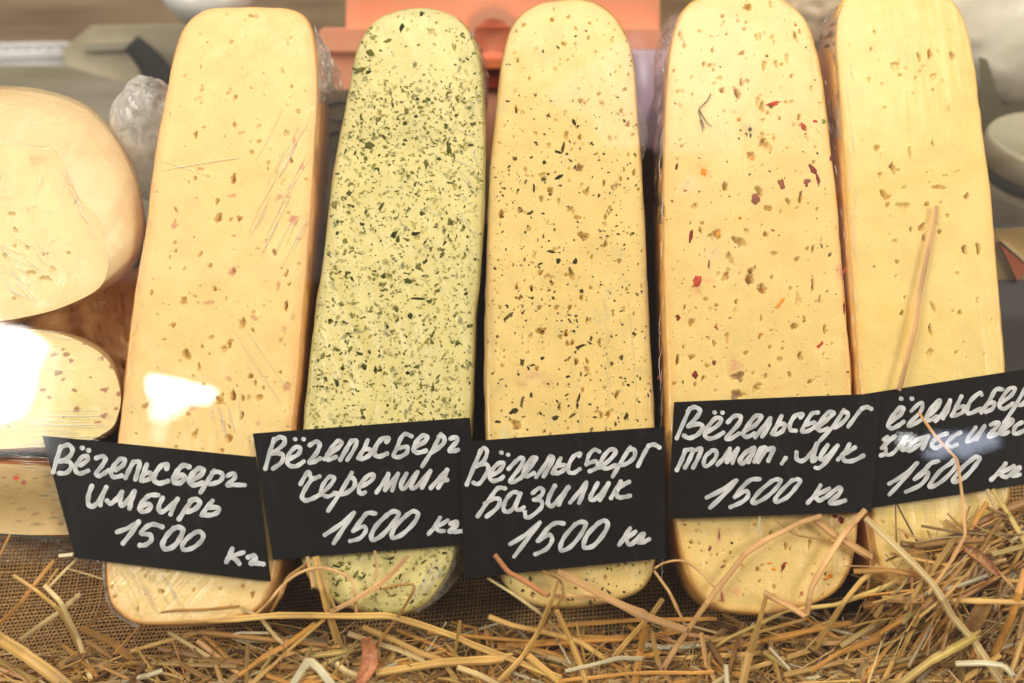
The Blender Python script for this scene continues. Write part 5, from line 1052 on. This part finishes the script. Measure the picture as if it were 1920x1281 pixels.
# ------------------------------------------------------------------ behind the row: crate, containers, bags
def prism(polys, name, mat, parent, smooth=False):
    """polys: list of (pixel outline, depth Y) rings lofted front to back on upright planes"""
    rings = [[PY(x, y, Y) for x, y in pl] for pl, Y in polys]
    v, f = loft(rings, True, True); return mesh(name, v, f, mat, parent, smooth=smooth)
ORANGE = simple('orange_plastic', S((252, 184, 150)), .45, S((248, 164, 124)), 6, 0, .5, .3)
YC = .40
crate = empty('plastic_crate', PY(930, 330, YC + .1), 'salmon-orange plastic crate with arched handle, behind the second and third cheese blocks', 'crate')
def rrect(x0, y0, x1, y1, r=10, k=4):
    out = []
    for cx, cy, a0 in ((x1 - r, y0 + r, -90), (x1 - r, y1 - r, 0), (x0 + r, y1 - r, 90), (x0 + r, y0 + r, 180)):
        for i in range(k + 1): a = (a0 + 90 * i / k) * D2R; out.append((cx + r * math.cos(a), cy + r * math.sin(a)))
    return out
prism([(rrect(650, -60, 1236, 70, 14), YC + .02), (rrect(648, -62, 1238, 70, 14), YC + .03), (rrect(660, -40, 1226, 60, 14), YC + .22)], 'upper_wall', ORANGE, crate)
prism([(rrect(600, 54, 1240, 96, 10), YC - .004), (rrect(598, 52, 1242, 100, 12), YC + .004), (rrect(604, 58, 1236, 92, 10), YC + .24)], 'rim', ORANGE, crate)
prism([([(612, 90), (1232, 90), (1212, 300), (660, 300)], YC + .01), ([(616, 90), (1228, 90), (1208, 290), (664, 290)], YC + .22)], 'lower_wall', ORANGE, crate)
arch_o = [(868, 140), (868, 100)] + [(925 - 57 * math.cos(a * D2R), 78 - 62 * math.sin(a * D2R)) for a in range(0, 181, 15)] + [(982, 100), (982, 140)]
arch_i = [(884, 140), (884, 102)] + [(925 - 41 * math.cos(a * D2R), 80 - 46 * math.sin(a * D2R)) for a in range(0, 181, 15)] + [(966, 102), (966, 140)]
Fo = [PY(x, y, YC - .018) for x, y in arch_o]; Fi = [PY(x, y, YC - .018) for x, y in arch_i]; Bo = [PY(x, y, YC + .012) for x, y in arch_o]; Bi = [PY(x, y, YC + .012) for x, y in arch_i]
k = len(Fo); v = Fo + Fi + Bo + Bi; f = []
for i in range(k - 1): f += [(i, i + 1, k + i + 1, k + i), (2 * k + i, i, i + 1, 2 * k + i + 1)[::1], (k + i, k + i + 1, 3 * k + i + 1, 3 * k + i)]
mesh('handle_arch', v, f, ORANGE, crate, smooth=False)
prism([([(884, 102), (925, 96), (966, 102), (966, 110), (884, 110)], YC - .01), ([(884, 100), (925, 94), (966, 100), (966, 108), (884, 108)], YC)], 'handle_grip', ORANGE, crate)
prism([([(850, 112), (1000, 112), (1000, 128), (850, 128)], YC - .02), ([(850, 108), (1000, 108), (1000, 128), (850, 128)], YC + .012)], 'ledge', simple('orange_plastic_ledge', S((244, 130, 80)), .35), crate)
prism([([(890, 130), (960, 130), (956, 164), (894, 164)], YC - .004), ([(890, 130), (960, 130), (956, 164), (894, 164)], YC + .012)], 'recess_panel', simple('dark_orange_plastic', S((176, 62, 30)), .4), crate)

# brown carton with rings printed, seen between the first two blocks
ct = empty('cardboard_carton', PY(620, 560, .3), 'olive-brown carton with dark ring marks, seen in the gap between the first two blocks', 'carton')
prism([([(556, 168), (800, 168), (800, 620), (540, 620)], .30), ([(560, 168), (796, 168), (796, 620), (544, 620)], .42)], 'carton_body', simple('olive_carton', S((150, 130, 88)), .6, S((104, 88, 56)), 12), ct)
for (cx, cy, rx, ry) in ((640, 208, 34, 18), (640, 262, 30, 18)):
    pts = [PY(cx + rx * math.cos(a), cy + ry * math.sin(a), .2985) for a in np.linspace(0, 2 * math.pi, 25)]
    v, f = tube_geo(pts, [.0011] * 25, 6, 1, np.array([0, -1., 0])); mesh('ring_mark', v, f, simple('purple_print', S((72, 48, 58)), .5), ct)
# dark brown board between blocks 3 and 4
bx = empty('brown_box', PY(1220, 620, .3), 'dark brown wooden box in the gap between the third and fourth blocks', 'box')
prism([([(1120, 278), (1330, 278), (1330, 620), (1120, 620)], .27), ([(1120, 276), (1330, 276), (1330, 620), (1120, 620)], .40)], 'box_body', simple('box_wood', S((112, 62, 28)), .5, S((86, 46, 20)), 10), bx)
vb_ = empty('violet_reflection', PY(1215, 290, .34), 'added grey-violet block, a painted reflection behind the gap between third and fourth blocks', 'pack')  # added block whose violet colour stands in for a reflection
prism([(rrect(1170, 96, 1262, 330, 12), .345), (rrect(1166, 92, 1266, 330, 14), .36), (rrect(1170, 96, 1262, 330, 12), .385)], 'reflection_body', simple('violet_reflection_tint', S((176, 148, 158)), .3, S((140, 118, 134)), 14), vb_, True)

# grey-olive tubs and boxes at the back left
gb = empty('plastic_tub', PY(230, 330, .62), 'olive-grey plastic container behind the black strap at the back left', 'container')
prism([([(120, 90), (170, 52), (345, 48), (360, 60), (360, 175), (330, 185), (125, 180)], .60), ([(118, 92), (172, 48), (345, 44), (364, 60), (364, 178), (330, 190), (122, 184)], .61), ([(130, 88), (178, 50), (345, 48), (356, 60), (356, 170), (325, 180), (130, 176)], .80)], 'tub_body', simple('olive_plastic', S((206, 198, 174)), .35, S((176, 162, 124)), 10), gb, False)
prism([([(160, 82), (250, 78), (250, 92), (160, 96)], .592), ([(158, 80), (252, 76), (252, 94), (158, 98)], .603)], 'tub_label', simple('pale_label', S((178, 172, 150)), .5), gb)
st = empty('black_strap', PY(290, 230, .56), 'black strap hanging down in front of the grey container, beside the ginger cheese top', 'strap')
pts = [PY(x, y, .57) for x, y in catmull([(245, 80), (262, 96), (282, 118), (300, 148), (322, 185)], 5)]
v, f = tube_geo(pts, [.012 + .0005 * i for i in range(len(pts))], 8, .3, np.array([0, -1., 0])); mesh('strap_band', v, f, simple('black_webbing', S((40, 34, 26)), .7), st)
# white perforated basket
bk = empty('white_basket', PY(40, 140, .75), 'white perforated plastic basket, out of focus at the upper left', 'basket')
mb = MB()
for i in range(4):
    v, f = tube_geo([PY(-40 + t * 170, 86 + i * 11 + (4 if i % 2 else 0) - t * 3, .74) for t in (0, .3, .6, 1)], [.0034] * 4, 6, 1, np.array([0, -1., 0])); mb.add(v, f)
for i in range(9):
    v, f = tube_geo([PY(-44 + i * 20, 122, .742), PY(-8 + i * 20, 84, .742)], [.0042] * 2, 6, 1, np.array([0, -1., 0])); mb.add(v, f)
mb.build('basket_mesh', simple('white_plastic', S((236, 236, 240)), .3), bk)
# low grey shelf front under the basket
prism([([(-200, 122), (125, 124), (330, 182), (330, 420), (-200, 420)], .58), ([(-200, 120), (125, 122), (330, 180), (330, 420), (-200, 420)], .72)], 'grey_shelf_block', simple('grey_steel', S((196, 188, 172)), .4, S((156, 146, 116)), 8, 0, .5, 0, (.5, 1, 6)), None)
o = bpy.data.objects['grey_shelf_block']; o.name = 'grey_shelf'; tag(o, 'long grey brushed steel shelf block behind the left cheese stack', 'shelf')
# white bowl
bw = empty('white_bowl', PY(400, 40, .55), 'white bowl cut by the top edge, behind the ginger cheese', 'bowl')
rings = []
for r_, z_ in ((.020, -.012), (.034, -.006), (.046, .010), (.052, .030), (.050, .030), (.042, .010), (.02, -.006)):
    c = PY(398, 22, .55); rings.append([c + np.array([math.cos(a) * r_, math.sin(a) * r_, z_]) for a in np.linspace(0, 2 * math.pi, 33)[:-1]])
v, f = loft(rings, True, True); mesh('bowl_body', v, f, simple('white_ceramic', S((214, 212, 206)), .25), bw)
# clear crumpled bags
def crumple(name, label, cx, cy, Y, rx, ry, rd, mat, seed, cat='plastic bag', parent=None, amp=.28):
    c = PY(cx, cy, Y); k = 44; V_ = []
    for j in range(k + 1):
        ph = math.pi * j / k
        for i in range(k * 2):
            th = math.pi * i / k
            d = np.array([math.sin(ph) * math.cos(th), math.sin(ph) * math.sin(th), math.cos(ph)])
            q = 1 + amp * (float(fbm(np.array(d[0] * 2.1 + seed), np.array(d[2] * 2.4 + d[1] * 1.7), seed, 4)) - .5) * 2 + .10 * abs(float(vnoise(np.array(d[0] * 7 + seed), np.array(d[2] * 6), seed + 4)) - .5)
            V_.append(c + d * np.array([rx, rd, ry]) * q)
    idx = np.arange((k + 1) * 2 * k).reshape(k + 1, 2 * k); nx_ = np.roll(idx, -1, 1)
    f = np.stack([idx[:-1], nx_[:-1], nx_[1:], idx[1:]], -1).reshape(-1, 4)
    o = mesh(name, V_, f, mat, parent, loc=c - np.array([0, 0, ry]))
    if parent is None: tag(o, label, cat)
    return o
crumple('clear_bag', 'crumpled clear plastic bag between the wheel cheese and the ginger block', 292, 268, .17, .031, .05, .03, film_mat('soft_bag', .34, (.95, .93, .88), .2, .06, .12, False), 3, amp=.09)
crumple('clear_bag', 'whitish translucent plastic bag in the upper right corner', 1900, 50, .42, .10, .075, .05, simple('milky_bag', S((244, 238, 222)), .35, S((222, 212, 188)), 14, .002, sss=.3), 8, amp=.12)
crumple('cream_pack', 'cream coloured soft pack behind the gap at the top of the two right blocks', 1530, 10, .5, .07, .05, .05, simple('cream_plastic', S((206, 184, 152)), .4, S((178, 156, 124)), 12), 5, 'pack')
crumple('clear_bag', 'milky plastic sheet at the far upper left of the classic block top', 1700, -60, .5, .10, .05, .05, simple('milky_sheet', S((222, 206, 180)), .4), 15)
# round tub with lid at the right
tb = empty('lidded_tub', PY(1960, 440, .18), 'grey-green round tub with a raised lid rim, cut by the right frame edge', 'tub')
def lathe(prof, c, mat, name, parent, k=56):
    rings = [[np.array(c) + np.array([math.cos(a) * r_, math.sin(a) * r_, z_]) for a in np.linspace(0, 2 * math.pi, k + 1)[:-1]] for r_, z_ in prof]
    v, f = loft(rings, True, True); return mesh(name, v, f, mat, parent)
ct_ = PY(1985, 330, .26); GG = simple('greygreen_plastic', S((204, 198, 170)), .3, S((184, 176, 146)), 10)
lathe([(.052, -.075), (.058, -.05), (.063, -.012), (.064, .0)], ct_, GG, 'tub_body', tb)
lathe([(.0655, .0), (.0655, .008)], ct_, simple('dark_band', S((78, 74, 60)), .4), 'tub_band', tb)
lathe([(.066, .008), (.068, .012), (.068, .03), (.066, .033), (.062, .033), (.060, .029), (.0, .028)], ct_, GG, 'tub_lid', tb)
dk = prism([([(1836, 108), (1850, 112), (1878, 196), (1905, 212), (1935, 280), (1990, 330), (1840, 330)], .36), ([(1836, 104), (1850, 108), (1878, 192), (1905, 208), (1935, 276), (1990, 330), (1840, 330)], .44)], 'olive_pouch', simple('olive_pouch', S((122, 114, 84)), .5, S((92, 84, 58)), 10), None)
tag(dk, 'dark olive pouch between the classic block and the milky bag at the right', 'pouch')
wp = empty('wrapped_wedge', PY(1910, 600, .12), 'film-wrapped pale cheese wedge with an orange rind corner, right of the classic block', 'cheese')
prism([([(1862, 432), (1990, 425), (1990, 700), (1870, 720)], .115), ([(1866, 428), (1990, 420), (1990, 700), (1874, 720)], .15)], 'wedge_body', simple('wedge_cheese', S((196, 166, 104)), .4, S((168, 140, 80)), 20, .001, coat=.6), wp, False)
prism([([(1876, 458), (1930, 500), (1908, 528)], .111), ([(1876, 458), (1930, 500), (1908, 528)], .116)], 'rind_corner', simple('orange_rind', S((206, 112, 62)), .4), wp)
prism([([(1876, 452), (1890, 456), (1935, 492), (1930, 500)], .110), ([(1876, 452), (1890, 456), (1935, 492), (1930, 500)], .116)], 'pale_rind_edge', simple('pale_rind', S((236, 212, 160)), .4), wp)

# ------------------------------------------------------------------ glass front of the case and what it mirrors
NG = .30
def glass_mat():
    m = bpy.data.materials.new('case_glass'); m.use_nodes = True; nt = m.node_tree; nt.nodes.clear()
    out = N(nt, 'ShaderNodeOutputMaterial'); tr = N(nt, 'ShaderNodeBsdfTransparent'); gl = N(nt, 'ShaderNodeBsdfGlossy'); mx = N(nt, 'ShaderNodeMixShader')
    gl.inputs['Roughness'].default_value = .022; tr.inputs[0].default_value = (.985, .99, .985, 1)
    ge = N(nt, 'ShaderNodeNewGeometry'); dt = N(nt, 'ShaderNodeVectorMath', operation='DOT_PRODUCT'); L(nt, ge.outputs['Normal'], dt.inputs[0]); L(nt, ge.outputs['Incoming'], dt.inputs[1])
    ab = N(nt, 'ShaderNodeMath', operation='ABSOLUTE'); L(nt, dt.outputs['Value'], ab.inputs[0])
    su = N(nt, 'ShaderNodeMath', operation='SUBTRACT'); su.inputs[0].default_value = 1; L(nt, ab.outputs[0], su.inputs[1])
    pw = N(nt, 'ShaderNodeMath', operation='POWER'); L(nt, su.outputs[0], pw.inputs[0]); pw.inputs[1].default_value = 5
    mr = N(nt, 'ShaderNodeMapRange'); L(nt, pw.outputs[0], mr.inputs[0]); mr.inputs[3].default_value = .042; mr.inputs[4].default_value = 1
    L(nt, mr.outputs[0], mx.inputs[0]); L(nt, tr.outputs[0], mx.inputs[1]); L(nt, gl.outputs[0], mx.inputs[2]); L(nt, mx.outputs[0], out.inputs[0]); return m
c, f = slab_uvn(-.55, .55, -.42, .42, NG, NG + .004)
glass = mesh('glass_pane', c, f, glass_mat(), None, smooth=False, loc=W3(0, -.42, NG))
tag(glass, 'clear glass front pane of the display case with lamp and window reflections', 'glass pane')
def mirror_pt(px, py, zc):
    d = ray(px, py); t = (NG + .004 - CAM @ Nax) / (d @ Nax); h = CAM + d * t; r_ = d - 2 * (d @ Nax) * Nax
    s = (zc - h[2]) / r_[2]; return h + r_ * s
def emit(name, color, strength):
    m = bpy.data.materials.new(name); m.use_nodes = True; nt = m.node_tree; nt.nodes.clear(); o = N(nt, 'ShaderNodeOutputMaterial'); e = N(nt, 'ShaderNodeEmission')
    e.inputs[0].default_value = tuple(color) + (1,); e.inputs[1].default_value = strength; L(nt, e.outputs[0], o.inputs[0]); return m
def ceiling_panel(label, poly, zc, mat, name='ceiling_lamp', cat='lamp'):
    q = [mirror_pt(x, y, zc) for x, y in poly]; th = .02; k = len(q)
    v = q + [p + np.array([0, 0, th]) for p in q]; f = [tuple(range(k)), tuple(range(k, 2 * k))[::-1]] + [(i, (i + 1) % k, k + (i + 1) % k, k + i) for i in range(k)]
    tag(mesh(name, v, f, mat, None, smooth=False, loc=q[0]), label, cat)
ZC = 2.4
win = emit('daylight_panel', (1, .99, .97), 24)
ceiling_panel('bright window panel over the shop, mirrored in the glass at the left', [(-260, 560), (-10, 612), (40, 622), (84, 652), (66, 690), (58, 740), (40, 778), (0, 792), (-260, 800)], ZC, win, 'ceiling_window', 'window')
ceiling_panel('added dimmer panel that fades the mirrored glare beside the bright window panel', [(86, 652), (112, 668), (100, 720), (92, 780), (80, 850), (-260, 860), (-260, 803), (2, 795), (43, 780), (61, 741), (69, 691)], ZC, emit('glare_fade_glow', (1, .98, .95), 4.0), 'glare_fade_panel', 'light panel')  # added glowing panel that fades the mirrored window towards its edge
ceiling_panel('added faint panel, outer step of the window glare fade', [(115, 668), (138, 690), (124, 780), (110, 880), (84, 852), (96, 780), (103, 720)], ZC, emit('glare_fade_outer_glow', (1, .97, .92), 1.5), 'glare_fade_panel', 'light panel')  # second added panel, a fainter step of the same fade
ceiling_panel('bright strip lamp on the ceiling, mirrored on the ginger block', [(276, 710), (322, 718), (402, 738), (390, 756), (340, 752), (276, 736)], ZC, emit('strip_lamp_glow', (1, 1, 1), 34))
lg = emit('lamp_glow', (1, .98, .95), 13)
for k_, (y0, x1) in enumerate(((745, 344), (757, 352), (769, 340), (781, 318))):
    ceiling_panel('short lamp slat %s the strip lamp on the ceiling' % ('next to', 'second from', 'third from', 'farthest from')[k_], [(280, y0), (x1, y0 + 5), (x1 - 4, y0 + 11), (280, y0 + 6)], ZC, lg)
ceiling_panel('faint lamp below the slats', [(284, 800), (310, 802), (306, 830), (284, 826)], ZC, emit('faint_lamp_glow', (1, .97, .93), 4))
cg = emit('cool_lamp_glow', (.72, .8, 1), 6)
for k_, (y0, x0, x1) in enumerate(((820, 1745, 1868), (827, 1738, 1874), (834, 1752, 1870), (841, 1765, 1850), (850, 1736, 1780), (850, 1798, 1826))):
    ceiling_panel('bluish lamp strip, %s of six, over the right of the shop' % ('first', 'second', 'third', 'fourth', 'fifth', 'last')[k_], [(x0, y0), (x1, y0 - 2), (x1 + 4, y0 + 4), (x0 + 5, y0 + 6 + (4 if k_ > 3 else 0))], ZC, cg)
ceiling_panel('small bright lamp on the ceiling, mirrored on the rightmost price card', [(1688, 824), (1718, 824), (1718, 831), (1688, 831)], ZC, emit('small_lamp_glow', (1, 1, 1), 18))
pk = emit('pink_panel_glow', (.95, .80, .94), 1.35)  # added glow panels standing in for a pale pink thing mirrored here
ceiling_panel('added pinkish glow panel for a mirrored pink thing, left of two', [(1010, 178), (1080, 135), (1150, 90), (1200, 60), (1218, 100), (1218, 272), (1132, 276), (1105, 215), (1050, 205)], ZC, pk, 'pink_glow_panel', 'sign')
ceiling_panel('added pinkish glow panel for a mirrored pink thing, right of two', [(1228, 110), (1262, 30), (1340, 14), (1405, 40), (1428, 110), (1408, 180), (1382, 210), (1386, 286), (1330, 290), (1228, 284)], ZC, pk, 'pink_glow_panel', 'sign')
veil = emit('veil_glow', (1, .96, .88), .6)  # added glowing panels, out of view, that lay a faint veil over the glass
for lab, poly in (('added pale glowing panel for a veil in the glass, left, rear of two', [(-400, -400), (690, -400), (660, 345), (600, 334), (-400, 212)]), ('added pale glowing panel for a veil in the glass, left, front of two', [(-400, 222), (600, 344), (650, 350), (620, 527), (-400, 527)]),
                  ('added pale glowing panel for a veil in the glass, right, rear of two', [(1300, 420), (2300, 190), (2300, -400), (1480, -400), (1440, 0)]), ('added pale glowing panel for a veil in the glass, right, front of two', [(1300, 450), (2300, 222), (2300, 640), (1600, 560), (1300, 530)])):
    ceiling_panel(lab, poly, ZC + .1, veil, 'veil_panel', 'tent roof')
